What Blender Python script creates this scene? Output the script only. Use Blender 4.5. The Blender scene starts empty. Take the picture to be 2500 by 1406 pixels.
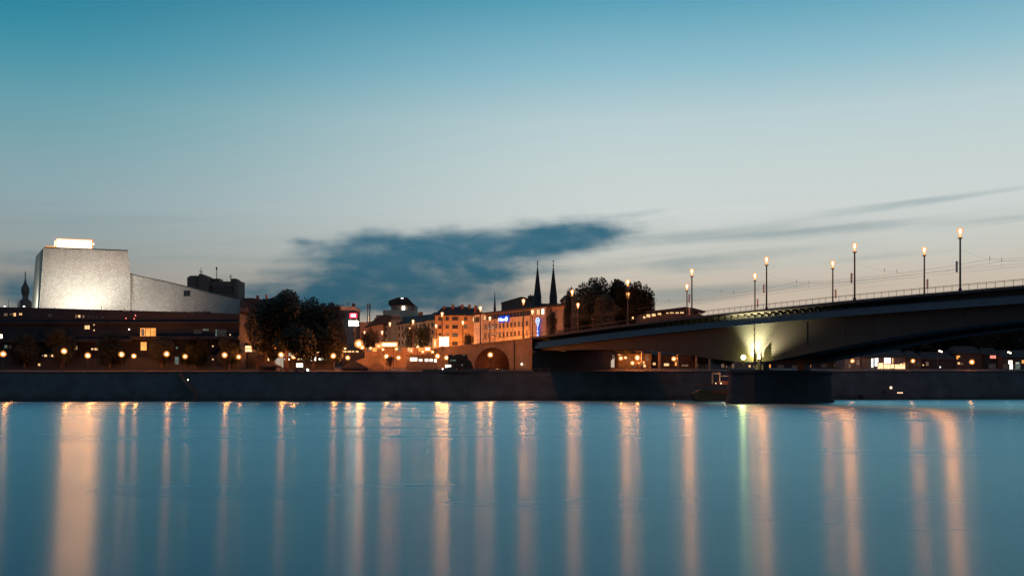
import bpy, math, random
from mathutils import Vector, Matrix
R = math.radians
C = bpy.context.scene.collection
sc = bpy.context.scene
# ------------------------------------------------------------------ camera frame: u,v of the photograph turned into metres at a depth
F, CX, CY, EYE = 2430.0, 1250.0, 950.0, 3.6
def at(x, y, Y): return Vector(((x-CX)/F*Y, Y, EYE+(CY-y)/F*Y))
def ax(x, Y): return (x-CX)/F*Y
def az(y, Y): return EYE+(CY-y)/F*Y

# ------------------------------------------------------------------ helpers
UP_ = Vector((0,0,1))
class MB:
    def __init__(s): s.v = []; s.f = []
    def add(s, vs, fs):
        b = len(s.v); s.v += [Vector(p) for p in vs]; s.f += [tuple(b+i for i in f) for f in fs]; return s
    def hexa(s, p, e1, e2, e3):
        p, e1, e2, e3 = Vector(p), Vector(e1), Vector(e2), Vector(e3)
        vs = [p, p+e1, p+e1+e2, p+e2, p+e3, p+e1+e3, p+e1+e2+e3, p+e2+e3]
        return s.add(vs, [(0,3,2,1),(4,5,6,7),(0,1,5,4),(1,2,6,5),(2,3,7,6),(3,0,4,7)])
    def box(s, x0, x1, y0, y1, z0, z1): return s.hexa((x0,y0,z0),(x1-x0,0,0),(0,y1-y0,0),(0,0,z1-z0))
    def tube(s, a, b, r1, r2=None, n=8, caps=True):
        a, b = Vector(a), Vector(b); r2 = r1 if r2 is None else r2
        d = (b-a).normalized(); u = d.orthogonal().normalized(); w = d.cross(u)
        vs = []
        for p, r in ((a, r1), (b, r2)):
            for i in range(n):
                t = 2*math.pi*i/n; vs.append(p+u*(r*math.cos(t))+w*(r*math.sin(t)))
        fs = [(i, (i+1) % n, n+(i+1) % n, n+i) for i in range(n)]
        if caps: fs += [tuple(range(n-1, -1, -1)), tuple(range(n, 2*n))]
        return s.add(vs, fs)
    def lathe(s, c, prof, n=16):
        c = Vector(c); vs = []; fs = []
        for r, z in prof:
            for i in range(n):
                t = 2*math.pi*i/n; vs.append(c+Vector((r*math.cos(t), r*math.sin(t), z)))
        for k in range(len(prof)-1):
            for i in range(n):
                fs.append((k*n+i, k*n+(i+1) % n, (k+1)*n+(i+1) % n, (k+1)*n+i))
        fs += [tuple(range(n-1, -1, -1)), tuple(range((len(prof)-1)*n, len(prof)*n))]
        return s.add(vs, fs)
    def ball(s, c, r, n=14, m=8, sz=1.0):
        return s.lathe(c, [(max(.02*r, r*math.sin(math.pi*k/m)), -r*sz*math.cos(math.pi*k/m)) for k in range(m+1)], n)
    def prism(s, pts, d):
        d = Vector(d); n = len(pts); pts = [Vector(p) for p in pts]
        return s.add(pts+[p+d for p in pts], [tuple(range(n)), tuple(range(2*n-1, n-1, -1))]+[(i, n+i, n+(i+1) % n, (i+1) % n) for i in range(n)])
    def build(s, name, mat, parent=None, smooth=False):
        off = wloc(parent)
        me = bpy.data.meshes.new(name)
        me.from_pydata([tuple(p-off) for p in s.v], [], s.f); me.validate(); me.materials.append(mat)
        import bmesh
        bm = bmesh.new(); bm.from_mesh(me); bmesh.ops.recalc_face_normals(bm, faces=bm.faces); bm.to_mesh(me); bm.free()
        if smooth:
            for p in me.polygons: p.use_smooth = True
        o = bpy.data.objects.new(name, me); C.objects.link(o)
        if parent is not None: o.parent = parent
        return o
def wloc(o):
    v = Vector((0, 0, 0))
    while o is not None: v += o.location; o = o.parent
    return v
def tag(o, label=None, cat=None, group=None, kind=None):
    for k, v in (('label', label), ('category', cat), ('group', group), ('kind', kind)):
        if v: o[k] = v
    return o
def thing(name, loc, label, cat, group=None):
    o = bpy.data.objects.new(name, None); C.objects.link(o); o.location = loc; o.empty_display_size = .5
    return tag(o, label, cat, group)
def children(o): return list(KIDS.get(o.name, ())) or [c for c in o.children]
KIDS = {}
def copy_tree(o, parent=None):
    c = o.copy(); C.objects.link(c)
    if parent is not None: c.parent = parent
    for ch in o.children: copy_tree(ch, c)
    return c
rnd = random.Random(5)

def bulb_light(pos, R_, col, r, parent):
    l = bpy.data.lights.new('bulb_light', 'POINT'); l.energy = R_*4*math.pi**2*r*r; l.color = col; l.shadow_soft_size = r; l.use_soft_falloff = False
    o = bpy.data.objects.new('bulb_light', l); C.objects.link(o); o.parent = parent; o.location = Vector(pos)-wloc(parent); return o
LCOL = (1,.23,.042)
# ------------------------------------------------------------------ materials
def nodes(m):
    m.use_nodes = True; n = m.node_tree; n.nodes.clear(); return n, n.nodes, n.links
def pmat(name, col, rough=.7, var=.25, scale=.6, metal=0, bump=0, spec=.5):
    m = bpy.data.materials.new(name); t, N, L = nodes(m)
    out = N.new('ShaderNodeOutputMaterial'); b = N.new('ShaderNodeBsdfPrincipled'); L.new(b.outputs[0], out.inputs[0])
    tc = N.new('ShaderNodeTexCoord'); nz = N.new('ShaderNodeTexNoise'); nz.inputs['Scale'].default_value = scale; nz.inputs['Detail'].default_value = 6
    L.new(tc.outputs['Object'], nz.inputs['Vector'])
    cr = N.new('ShaderNodeValToRGB'); cr.color_ramp.elements[0].position = .3; cr.color_ramp.elements[1].position = .7
    cr.color_ramp.elements[0].color = tuple(c*(1-var) for c in col)+(1,); cr.color_ramp.elements[1].color = tuple(min(1, c*(1+var)) for c in col)+(1,)
    L.new(nz.outputs['Fac'], cr.inputs[0]); L.new(cr.outputs[0], b.inputs['Base Color'])
    b.inputs['Roughness'].default_value = rough; b.inputs['Metallic'].default_value = metal; b.inputs['Specular IOR Level'].default_value = spec
    if bump:
        bp = N.new('ShaderNodeBump'); bp.inputs['Strength'].default_value = bump; L.new(nz.outputs['Fac'], bp.inputs['Height']); L.new(bp.outputs[0], b.inputs['Normal'])
    return m
def emat(name, col, st, sample=True, var=0.0, scale=.8):
    m = bpy.data.materials.new(name); t, N, L = nodes(m)
    out = N.new('ShaderNodeOutputMaterial'); e = N.new('ShaderNodeEmission'); e.inputs[0].default_value = tuple(col)+(1,); e.inputs[1].default_value = st
    L.new(e.outputs[0], out.inputs[0])
    if var:
        tc = N.new('ShaderNodeTexCoord'); nz = N.new('ShaderNodeTexNoise'); nz.inputs['Scale'].default_value = scale; L.new(tc.outputs['Object'], nz.inputs[0])
        mr = N.new('ShaderNodeMapRange'); mr.inputs['From Min'].default_value = .3; mr.inputs['From Max'].default_value = .7
        mr.inputs['To Min'].default_value = st*(1-var); mr.inputs['To Max'].default_value = st*(1+var); L.new(nz.outputs['Fac'], mr.inputs[0]); L.new(mr.outputs[0], e.inputs[1])
    if not sample: m.cycles.emission_sampling = 'NONE'
    return m
def flame_mat(name, col, lo, hi, h):
    m = bpy.data.materials.new(name); t, N, L = nodes(m)
    out = N.new('ShaderNodeOutputMaterial'); e = N.new('ShaderNodeEmission'); e.inputs[0].default_value = tuple(col)+(1,); L.new(e.outputs[0], out.inputs[0])
    tc = N.new('ShaderNodeTexCoord'); sx = N.new('ShaderNodeSeparateXYZ'); L.new(tc.outputs['Generated'], sx.inputs[0])
    mr = N.new('ShaderNodeMapRange'); mr.interpolation_type = 'SMOOTHSTEP'; L.new(sx.outputs[2], mr.inputs[0])
    mr.inputs['From Min'].default_value = .1; mr.inputs['From Max'].default_value = .75; mr.inputs['To Min'].default_value = lo; mr.inputs['To Max'].default_value = hi
    L.new(mr.outputs[0], e.inputs[1]); return m
STONE = pmat('dark_quay_stone', (.075,.077,.075), .85, .15, .35)
ASPH = pmat('promenade_asphalt', (.06,.06,.058), .85, .3, .2)
BROWNST = pmat('viaduct_sandstone', (.20,.16,.11), .85, .25, .25, bump=.2)
BRICK = pmat('red_brick', (.26,.12,.075), .85, .3, 1.2)
CONC = pmat('concrete', (.22,.21,.19), .8, .2, .3)
DARKCONC = pmat('dark_concrete', (.07,.07,.07), .8, .3, .2)
PLAST = pmat('cream_plaster', (.42,.35,.27), .8, .12, .25)
WHITEP = pmat('white_plaster', (.62,.58,.52), .8, .1, .25)
OCHRE = pmat('ochre_plaster', (.40,.28,.16), .8, .15, .25)
PINKP = pmat('pink_plaster', (.45,.27,.19), .8, .15, .25)
ROOF = pmat('slate_roof', (.018,.018,.02), .7, .3, .8)
TILE = pmat('clay_tile_roof', (.16,.07,.045), .75, .3, .8)
COPPER = pmat('dark_copper_sheet', (.045,.055,.055), .6, .25, .5)
STEEL = pmat('painted_dark_steel', (.045,.048,.05), .5, .2, .6)
GIRD = pmat('grey_green_girder_paint', (.022,.026,.024), .65, .12, .15)
SOLAR = pmat('solar_glass', (.01,.025,.05), .25, .25, .4, spec=.8)
RAILM = pmat('railing_steel', (.10,.075,.065), .6, .2, .6)
POSTM = pmat('post_steel', (.035,.03,.03), .5, .2, .6)
BANNER = pmat('grey_banner', (.62,.52,.50), .7, .1, .8)
GLASS = pmat('dark_glass', (.02,.022,.025), .15, .3, .4)
FRAME = pmat('window_frame', (.20,.16,.12), .6, .15, .6)
LEAF = pmat('leaf_green', (.011,.019,.012), .6, .45, .35)
BARK = pmat('bark', (.06,.045,.035), .9, .3, 1)
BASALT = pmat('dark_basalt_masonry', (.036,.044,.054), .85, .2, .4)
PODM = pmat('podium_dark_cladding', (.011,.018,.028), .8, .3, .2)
VILLA = pmat('grey_villa_plaster', (.17,.16,.145), .85, .2, .3)
VILLA2 = pmat('dim_brick_wall', (.06,.05,.045), .85, .3, .5)
TENT = pmat('dark_canvas', (.018,.018,.018), .9, .2, .5)
CANV = pmat('pale_canvas', (.12,.095,.07), .85, .12, .3)
HULL = pmat('boat_hull_paint', (.16,.05,.03), .5, .25, .3)
BOATW = pmat('boat_white_paint', (.42,.38,.33), .5, .2, .4)
CARP = pmat('dark_car_paint', (.03,.035,.045), .3, .2, .5)
RUBBER = pmat('tyre_rubber', (.02,.02,.02), .9, .2, 2)
ORG = (1,.29,.055)
E_FLAME = flame_mat('lamp_flame_glow', (1,.46,.20), 2.2, 22, 2)
E_FLAME.cycles.emission_sampling = 'NONE'
def shell_mat(name, col, st, op):
    m = bpy.data.materials.new(name); t, N, L = nodes(m)
    out = N.new('ShaderNodeOutputMaterial'); e = N.new('ShaderNodeEmission'); e.inputs[0].default_value = tuple(col)+(1,); e.inputs[1].default_value = st
    tr = N.new('ShaderNodeBsdfTransparent'); mx = N.new('ShaderNodeMixShader'); mx.inputs[0].default_value = op
    L.new(tr.outputs[0], mx.inputs[1]); L.new(e.outputs[0], mx.inputs[2]); L.new(mx.outputs[0], out.inputs[0]); m.cycles.emission_sampling = 'NONE'
    return m
GLOW = shell_mat('lamp_glass_halo', (1,.36,.09), 1.25, .5)  # lamp glass swollen into an emitting shell that draws its orange halo
E_GLOBE = emat('globe_lamp_glow', (1,.55,.26), 20, False)
E_GLOBE2 = emat('dim_globe_glow', (1,.55,.26), 11, False)
E_WARM = emat('warm_window_light', (1,.58,.26), 1.25, False, .3, .9)
E_DIM = emat('dim_window_light', (.9,.55,.35), .18, False, .4, .9)
E_GREEN = emat('greenish_window_light', (.45,.6,.5), .22, False, .4, .9)
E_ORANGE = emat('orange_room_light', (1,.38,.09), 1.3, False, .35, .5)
E_BRIGHT = emat('bright_window_light', (1,.80,.55), 5, False)
E_HALO = emat('warm_sign_halo', (1,.36,.10), .95, False)  # orange halo round signs and lantern, drawn as a glowing surface
E_WIN = emat('bright_shop_window', (1,.86,.66), 2.6, False, .35, .6)
E_SIGNW = emat('warm_sign_light', (1,.30,.07), 130)
E_SIGNW2 = emat('warm_canopy_light', (1,.50,.24), 2.4, False, .3, .5)
E_WHITE = emat('white_sign_light', (1,.90,.74), 45)
E_WHITE2 = emat('cool_white_window_light', (.95,.97,.88), 1.6, False, .3, .5)
E_RED = emat('red_sign_light', (1,.04,.09), 2.2)
E_REDW = emat('red_sign_core', (1,.62,.55), 4)
E_REDD = emat('small_red_light', (1,.2,.15), 2, False)
E_BLUE = emat('blue_sign_light', (.01,.06,.6), 1.0)
E_BLUEW = emat('white_blue_sign_light', (.62,.74,1), 2.6)
E_CROWN = emat('roof_lantern_light', (1,.62,.38), 3.2, False, .12, .2)
E_FLOOD = emat('floodlight_glow', (1,.92,.55), 8, False)
E_LIL = emat('small_lamp_light', (1,.62,.36), 3.0, False)

def quay_mat():
    m = bpy.data.materials.new('coursed_quay_stone'); t, N, L = nodes(m)
    out = N.new('ShaderNodeOutputMaterial'); b = N.new('ShaderNodeBsdfPrincipled'); L.new(b.outputs[0], out.inputs[0]); b.inputs['Roughness'].default_value = .85
    tc = N.new('ShaderNodeTexCoord'); sx = N.new('ShaderNodeSeparateXYZ'); L.new(tc.outputs['Object'], sx.inputs[0]); cb = N.new('ShaderNodeCombineXYZ'); L.new(sx.outputs[0], cb.inputs[0]); L.new(sx.outputs[2], cb.inputs[1])
    bk = N.new('ShaderNodeTexBrick'); L.new(cb.outputs[0], bk.inputs['Vector']); bk.inputs['Scale'].default_value = 1.0; bk.inputs['Brick Width'].default_value = 2.4; bk.inputs['Row Height'].default_value = .8; bk.inputs['Mortar Size'].default_value = .06
    bk.inputs['Color1'].default_value = (.056,.068,.078,1); bk.inputs['Color2'].default_value = (.048,.060,.070,1); bk.inputs['Mortar'].default_value = (.042,.051,.058,1)
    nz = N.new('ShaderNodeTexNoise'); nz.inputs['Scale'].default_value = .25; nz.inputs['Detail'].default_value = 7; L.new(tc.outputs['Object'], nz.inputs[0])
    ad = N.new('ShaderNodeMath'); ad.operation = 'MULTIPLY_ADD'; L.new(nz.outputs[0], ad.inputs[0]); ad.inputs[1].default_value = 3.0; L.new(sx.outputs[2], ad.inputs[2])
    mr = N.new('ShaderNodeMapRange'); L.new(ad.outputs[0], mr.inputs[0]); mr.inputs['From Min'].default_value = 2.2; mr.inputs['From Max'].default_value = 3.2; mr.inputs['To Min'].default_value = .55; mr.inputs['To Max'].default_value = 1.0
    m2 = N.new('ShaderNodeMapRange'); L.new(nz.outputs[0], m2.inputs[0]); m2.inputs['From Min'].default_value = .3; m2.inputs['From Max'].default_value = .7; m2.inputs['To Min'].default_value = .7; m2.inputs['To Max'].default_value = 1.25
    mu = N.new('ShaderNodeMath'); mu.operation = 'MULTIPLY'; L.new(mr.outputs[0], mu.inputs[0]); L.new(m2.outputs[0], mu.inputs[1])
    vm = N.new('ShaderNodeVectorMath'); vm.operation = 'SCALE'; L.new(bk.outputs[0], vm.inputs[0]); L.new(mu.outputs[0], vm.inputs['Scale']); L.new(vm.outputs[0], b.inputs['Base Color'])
    return m
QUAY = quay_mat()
# opera shingles: diamond grid of plates, each of its own tone
def shingle(name, ox, c0=(.46,.44,.40), size=.78):
    m = bpy.data.materials.new(name); t, N, L = nodes(m)
    out = N.new('ShaderNodeOutputMaterial'); b = N.new('ShaderNodeBsdfPrincipled'); L.new(b.outputs[0], out.inputs[0])
    tc = N.new('ShaderNodeTexCoord'); sx = N.new('ShaderNodeSeparateXYZ'); L.new(tc.outputs['Object'], sx.inputs[0])
    def M(op, a, bb=None):
        n = N.new('ShaderNodeMath'); n.operation = op
        for i, q in enumerate((a, bb)):
            if q is None: continue
            if isinstance(q, (int, float)): n.inputs[i].default_value = q
            else: L.new(q, n.inputs[i])
        return n.outputs[0]
    X = M('ADD', sx.outputs[0], M('MULTIPLY', sx.outputs[1], .6)); Z = sx.outputs[2]
    a = M('DIVIDE', M('ADD', X, Z), size*1.414); c = M('DIVIDE', M('SUBTRACT', X, Z), size*1.414)
    fa, fc = M('FRACT', a), M('FRACT', c)
    line = M('MAXIMUM', M('LESS_THAN', fa, .12), M('LESS_THAN', fc, .12))
    cmb = N.new('ShaderNodeCombineXYZ'); L.new(M('FLOOR', a), cmb.inputs[0]); L.new(M('FLOOR', c), cmb.inputs[1])
    wn = N.new('ShaderNodeTexWhiteNoise'); wn.noise_dimensions = '2D'; L.new(cmb.outputs[0], wn.inputs['Vector'])
    nz = N.new('ShaderNodeTexNoise'); nz.inputs['Scale'].default_value = .14; nz.inputs['Detail'].default_value = 5; L.new(tc.outputs['Object'], nz.inputs['Vector'])
    tone = M('MULTIPLY', M('ADD', .80, M('MULTIPLY', wn.outputs['Value'], .2)), M('ADD', .86, M('MULTIPLY', nz.outputs['Fac'], .28)))
    tone = M('MULTIPLY', tone, M('SUBTRACT', 1.0, M('MULTIPLY', line, .34)))
    vm = N.new('ShaderNodeVectorMath'); vm.operation = 'SCALE'; vm.inputs[0].default_value = c0; L.new(tone, vm.inputs['Scale'])
    L.new(vm.outputs[0], b.inputs['Base Color']); b.inputs['Roughness'].default_value = .6; b.inputs['Specular IOR Level'].default_value = .3
    bp = N.new('ShaderNodeBump'); bp.inputs['Strength'].default_value = .25; bp.inputs['Distance'].default_value = .1; L.new(M('SUBTRACT', 1.0, line), bp.inputs['Height']); L.new(bp.outputs[0], b.inputs['Normal'])
    return m
SHING = shingle('diamond_shingles', 0)
SHING2 = pmat('smooth_metal_cladding', (.33,.33,.28), .6, .10, .15)

# ------------------------------------------------------------------ world: dusk sky
W = bpy.data.worlds.new('World'); sc.world = W; W.use_nodes = True
def build_sky():
    t = W.node_tree; N, L = t.nodes, t.links; N.clear()
    out = N.new('ShaderNodeOutputWorld'); bg = N.new('ShaderNodeBackground'); L.new(bg.outputs[0], out.inputs[0])
    tc = N.new('ShaderNodeTexCoord'); sx = N.new('ShaderNodeSeparateXYZ'); L.new(tc.outputs['Generated'], sx.inputs[0])
    def M(op, *a):
        n = N.new('ShaderNodeMath'); n.operation = op
        for i, q in enumerate(a):
            if isinstance(q, (int, float)): n.inputs[i].default_value = q
            else: L.new(q, n.inputs[i])
        return n.outputs[0]
    def SS(x, lo, hi, a=0.0, b=1.0):
        n = N.new('ShaderNodeMapRange'); n.interpolation_type = 'SMOOTHSTEP'; L.new(x, n.inputs[0])
        for k, v in (('From Min', lo), ('From Max', hi), ('To Min', a), ('To Max', b)): n.inputs[k].default_value = v
        return n.outputs[0]
    def MIX(f, a, b):
        n = N.new('ShaderNodeMix'); n.data_type = 'RGBA'
        if isinstance(f, (int, float)): n.inputs[0].default_value = f
        else: L.new(f, n.inputs[0])
        for i, q in ((6, a), (7, b)):
            if isinstance(q, tuple): n.inputs[i].default_value = q+(1,)
            else: L.new(q, n.inputs[i])
        return n.outputs[2]
    x, y, z = sx.outputs
    az_ = M('MULTIPLY', M('ARCTAN2', x, y), 2430.0)                       # azimuth, in photo-pixel units
    hl = M('SQRT', M('ADD', M('MULTIPLY', x, x), M('ADD', M('MULTIPLY', y, y), 1e-6)))
    v = M('MULTIPLY', M('DIVIDE', z, hl), 2430.0)                          # tangent of elevation
    ramp = N.new('ShaderNodeValToRGB'); L.new(M('DIVIDE', v, 2400.0), ramp.inputs[0])
    def lin(r, g, b):
        f = lambda c: ((c/255+.055)/1.055)**2.4 if c > 10 else c/255/12.92
        return (f(r), f(g), f(b))
    stops = SKY_STOPS
    el = ramp.color_ramp.elements
    while len(el) < len(stops): el.new(.5)
    for e, (p, c) in zip(el, stops): e.position = p/2400.0; e.color = lin(*c)+(1,)
    col = ramp.outputs[0]
    # darker and more teal towards the left
    side = SS(az_, -1250, 350, 0, 1)
    hi = SS(v, 150, 950)
    leftc = MIX(hi, (.56,.60,.66), (.12,.52,.61))
    fac = MIX(side, leftc, (1.0,1.0,1.0))
    mul = N.new('ShaderNodeMix'); mul.data_type = 'RGBA'; mul.blend_type = 'MULTIPLY'; mul.inputs[0].default_value = 1
    L.new(col, mul.inputs[6]); L.new(fac, mul.inputs[7]); col = mul.outputs[2]
    # clouds
    cmb = N.new('ShaderNodeCombineXYZ'); L.new(M('DIVIDE', M('ADD', az_, M('MULTIPLY', v, 1.2)), 210.0), cmb.inputs[0]); L.new(M('DIVIDE', M('SUBTRACT', v, M('MULTIPLY', az_, .12)), 70.0), cmb.inputs[1])
    nz = N.new('ShaderNodeTexNoise'); nz.inputs['Scale'].default_value = 1.0; nz.inputs['Detail'].default_value = 7; nz.inputs['Roughness'].default_value = .6; nz.inputs['Distortion'].default_value = .9
    L.new(cmb.outputs[0], nz.inputs['Vector'])
    cm2 = N.new('ShaderNodeCombineXYZ'); L.new(M('DIVIDE', az_, 700.0), cm2.inputs[0]); L.new(M('DIVIDE', M('SUBTRACT', v, M('MULTIPLY', az_, .06)), 36.0), cm2.inputs[1])
    n2 = N.new('ShaderNodeTexNoise'); n2.inputs['Scale'].default_value = 1.0; n2.inputs['Detail'].default_value = 4; L.new(cm2.outputs[0], n2.inputs['Vector'])
    cm3 = N.new('ShaderNodeCombineXYZ'); L.new(M('DIVIDE', M('ADD', az_, M('MULTIPLY', v, .5)), 105.0), cm3.inputs[0]); L.new(M('DIVIDE', M('SUBTRACT', v, M('MULTIPLY', az_, .1)), 52.0), cm3.inputs[1])
    n3 = N.new('ShaderNodeTexNoise'); n3.inputs['Scale'].default_value = 1.0; n3.inputs['Detail'].default_value = 4; L.new(cm3.outputs[0], n3.inputs['Vector']); n3f = M('SUBTRACT', n3.outputs['Fac'], .5)
    nf = M('SUBTRACT', nz.outputs['Fac'], .5); n2f = M('SUBTRACT', n2.outputs['Fac'], .5)
    def blob(px, py, rx, ry, deg, s=1.0):
        a0 = 2430*math.atan((px-CX)/F); v0 = (CY-py)/math.sqrt(1+((px-CX)/F)**2)
        c, q = math.cos(R(deg)), math.sin(R(deg))
        da, dv = M('SUBTRACT', az_, a0), M('SUBTRACT', v, v0)
        p1 = M('DIVIDE', M('ADD', M('MULTIPLY', da, c), M('MULTIPLY', dv, q)), rx); p2 = M('DIVIDE', M('SUBTRACT', M('MULTIPLY', dv, c), M('MULTIPLY', da, q)), ry)
        d = M('SQRT', M('ADD', M('MULTIPLY', p1, p1), M('MULTIPLY', p2, p2)))
        return M('MULTIPLY', M('EXPONENT', M('MULTIPLY', M('MULTIPLY', d, d), -1.0)), s)
    def union(bl):
        r = bl[0]
        for q in bl[1:]: r = M('ADD', r, q)
        return r
    main = union([blob(*b) for b in CLOUDS])
    m1 = SS(M('ADD', M('MINIMUM', main, 1.3), M('ADD', M('MULTIPLY', n3f, 1.05), M('ADD', M('MULTIPLY', nf, .8), M('MULTIPLY', n2f, .6)))), -.08, 1.3)
    m1 = M('MULTIPLY', m1, M('MINIMUM', M('MULTIPLY', main, 4.0), 1.0))
    hole = union([blob(*b) for b in HOLES])
    m1 = M('MULTIPLY', m1, SS(M('ADD', hole, M('MULTIPLY', nf, 1.2)), .2, 1.2, 1.0, .35))
    wisp = union([blob(*b) for b in WISPS])
    m2 = M('MULTIPLY', M('MULTIPLY', M('MINIMUM', M('MULTIPLY', wisp, 2.0), 1.0), .52), SS(M('ADD', wisp, M('ADD', M('MULTIPLY', nf, .7), M('MULTIPLY', n2f, 1.8))), .05, 1.25))
    low = M('MULTIPLY', SS(n2.outputs['Fac'], .47, .72), M('MULTIPLY', SS(v, 60, 180), SS(v, 480, 300)))
    m2 = M('MAXIMUM', m2, M('MULTIPLY', low, .2))
    col = MIX(m2, col, lin(92, 128, 138))
    col = MIX(M('MULTIPLY', m1, SS(M('ADD', nf, M('MULTIPLY', n3f, .8)), -.3, .15, .86, .98)), col, MIX(SS(v, 150, 400), lin(40, 88, 106), lin(48, 102, 124)))
    # the sky behind the viewer and overhead is already night-blue
    front = SS(M('DIVIDE', y, hl), .15, .85)
    up = SS(v, 1500, 3000, 1.0, 0.0)
    col = MIX(M('MULTIPLY', front, up), NIGHT, col)
    L.new(col, bg.inputs[0]); bg.inputs[1].default_value = 1.0
SKY_STOPS = [(0,(200,176,152)),(235,(201,186,168)),(330,(199,201,193)),(430,(205,212,210)),(540,(197,211,211)),(650,(185,206,210)),(780,(143,189,204)),(950,(88,160,184)),(1300,(36,118,152)),(1900,(14,72,104)),(2400,(8,40,62))]
CLOUDS = [(1130,600,300,40,5),(1390,578,125,34,5,1),(1110,650,250,60,2),(980,690,240,46,0),(830,715,210,40,0,.9),(1000,748,330,24,0,.85),(890,602,100,32,0,.9),(745,592,38,11,0,.65),(620,712,90,22,0,.5),(60,690,90,50,0,.7),(70,730,70,30,0,.5),(1480,572,70,14,4,.45)]
HOLES = [(1230,604,60,14,14,.35),(690,648,90,16,4,.8),(1590,650,150,26,-8,.9),(1320,700,90,30,30,.8)]
WISPS = [(1760,572,260,20,3,.9),(2050,560,260,14,3,.7),(2260,492,300,12,4,.7),(2420,545,220,14,4,.6),(1700,650,170,24,1,.7),(1950,615,260,16,2,.6),(1620,725,190,30,1,.9),(1850,700,160,16,2,.6),(2150,630,200,12,3,.5),(1520,525,150,14,4,.6),(180,640,200,40,0,.6)]
NIGHT = (.095,.155,.215)
build_sky()

# ------------------------------------------------------------------ water, quay and ground (the setting)
def water_mat():
    m = bpy.data.materials.new('river_water'); t, N, L = nodes(m)
    out = N.new('ShaderNodeOutputMaterial'); mix = N.new('ShaderNodeMixShader'); L.new(mix.outputs[0], out.inputs[0])
    d = N.new('ShaderNodeBsdfDiffuse'); d.inputs[0].default_value = (.004,.055,.13,1)
    g = N.new('ShaderNodeBsdfGlossy'); g.distribution = 'GGX'; g.inputs[0].default_value = (.60,.94,1.0,1); g.inputs['Roughness'].default_value = .27
    tg = N.new('ShaderNodeCombineXYZ'); tg.inputs[0].default_value = 1.0; L.new(tg.outputs[0], g.inputs['Tangent']); g.inputs['Anisotropy'].default_value = .52
    fr = N.new('ShaderNodeFresnel'); fr.inputs[0].default_value = 1.5
    tc = N.new('ShaderNodeTexCoord'); mp = N.new('ShaderNodeMapping'); mp.inputs['Scale'].default_value = (.05, 1.3, 1); mp.inputs['Rotation'].default_value = (0,0,R(4)); L.new(tc.outputs['Object'], mp.inputs[0])
    nz = N.new('ShaderNodeTexNoise'); nz.inputs['Scale'].default_value = 1.6; nz.inputs['Detail'].default_value = 4; L.new(mp.outputs[0], nz.inputs[0])
    bp = N.new('ShaderNodeBump'); bp.inputs['Strength'].default_value = .12; bp.inputs['Distance'].default_value = .04; L.new(nz.outputs[0], bp.inputs['Height'])
    sx = N.new('ShaderNodeSeparateXYZ'); L.new(tc.outputs['Object'], sx.inputs[0])
    cal = N.new('ShaderNodeMapRange'); L.new(sx.outputs[1], cal.inputs[0]); cal.interpolation_type = 'SMOOTHSTEP'
    for k_, v_ in (('From Min',15),('From Max',110),('To Min',.04),('To Max',.004)): cal.inputs[k_].default_value = v_
    L.new(cal.outputs[0], bp.inputs['Strength'])
    L.new(bp.outputs[0], g.inputs['Normal']); L.new(bp.outputs[0], fr.inputs['Normal'])
    mp2 = N.new('ShaderNodeMapping'); mp2.inputs['Scale'].default_value = (.012, .05, 1); L.new(tc.outputs['Object'], mp2.inputs[0])
    n2 = N.new('ShaderNodeTexNoise'); n2.inputs['Scale'].default_value = 1; n2.inputs['Detail'].default_value = 3; L.new(mp2.outputs[0], n2.inputs[0])
    mr = N.new('ShaderNodeMapRange'); mr.inputs['From Min'].default_value = .3; mr.inputs['From Max'].default_value = .7; mr.inputs['To Min'].default_value = .25; mr.inputs['To Max'].default_value = .285
    L.new(n2.outputs[0], mr.inputs[0]); L.new(mr.outputs[0], g.inputs['Roughness'])
    L.new(fr.outputs[0], mix.inputs[0]); L.new(d.outputs[0], mix.inputs[1]); L.new(g.outputs[0], mix.inputs[2])
    return m
WATER = water_mat()
mb = MB(); mb.add([(-900,-60,0),(900,-60,0),(900,420,0),(-900,420,0)], [(0,1,2,3)])
tag(mb.build('river_water', WATER), kind='structure')

BANK = [(-2600,262),(-600,280),(0,288),(700,299),(1250,312),(1500,318),(1800,330),(2100,345),(2500,352),(3200,366),(5200,380)]
def bankpt(i): x, Y = BANK[i]; return Vector((ax(x, Y), Y, 0))
def qtop(Y): return 8.75+(Y-290)*.022
def bankY(X):      # waterline depth at world X
    P = [bankpt(i) for i in range(len(BANK))]
    for a, b in zip(P, P[1:]):
        if a.x <= X <= b.x: return a.y+(b.y-a.y)*(X-a.x)/(b.x-a.x)
    return P[0].y if X < P[0].x else P[-1].y
def gz(X, Y):
    d = Y-(bankY(X)+4); q = qtop(bankY(X))
    if d < 12: return q
    if d < 20: return q+(d-12)/8*1.3
    if d < 90: return q+1.3+(d-20)/70*2.0
    return q+3.3
P = [bankpt(i) for i in range(len(BANK))]
mb = MB(); vs = []; n = len(P)
for p in P: vs += [(p.x, p.y-1.5, -.8), (p.x, p.y+3.4, qtop(p.y)-.0), (p.x, p.y+3.4, qtop(p.y)-1.2), ]
vs2 = []
for p in P:
    q = qtop(p.y); vs2 += [(p.x, p.y-1.5, -.8), (p.x, p.y+3.2, q-.35), (p.x, p.y+3.05, q-.35), (p.x, p.y+3.05, q), (p.x, p.y+4.0, q)]
fs = []
for i in range(n-1):
    for k in range(4): fs.append((i*5+k, (i+1)*5+k, (i+1)*5+k+1, i*5+k+1))
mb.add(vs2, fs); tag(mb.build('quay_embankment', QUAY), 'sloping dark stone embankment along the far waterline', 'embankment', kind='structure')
rows = [4.0, 12, 20, 50, 90, 300, 1200, 6000]
vs = []
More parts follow.
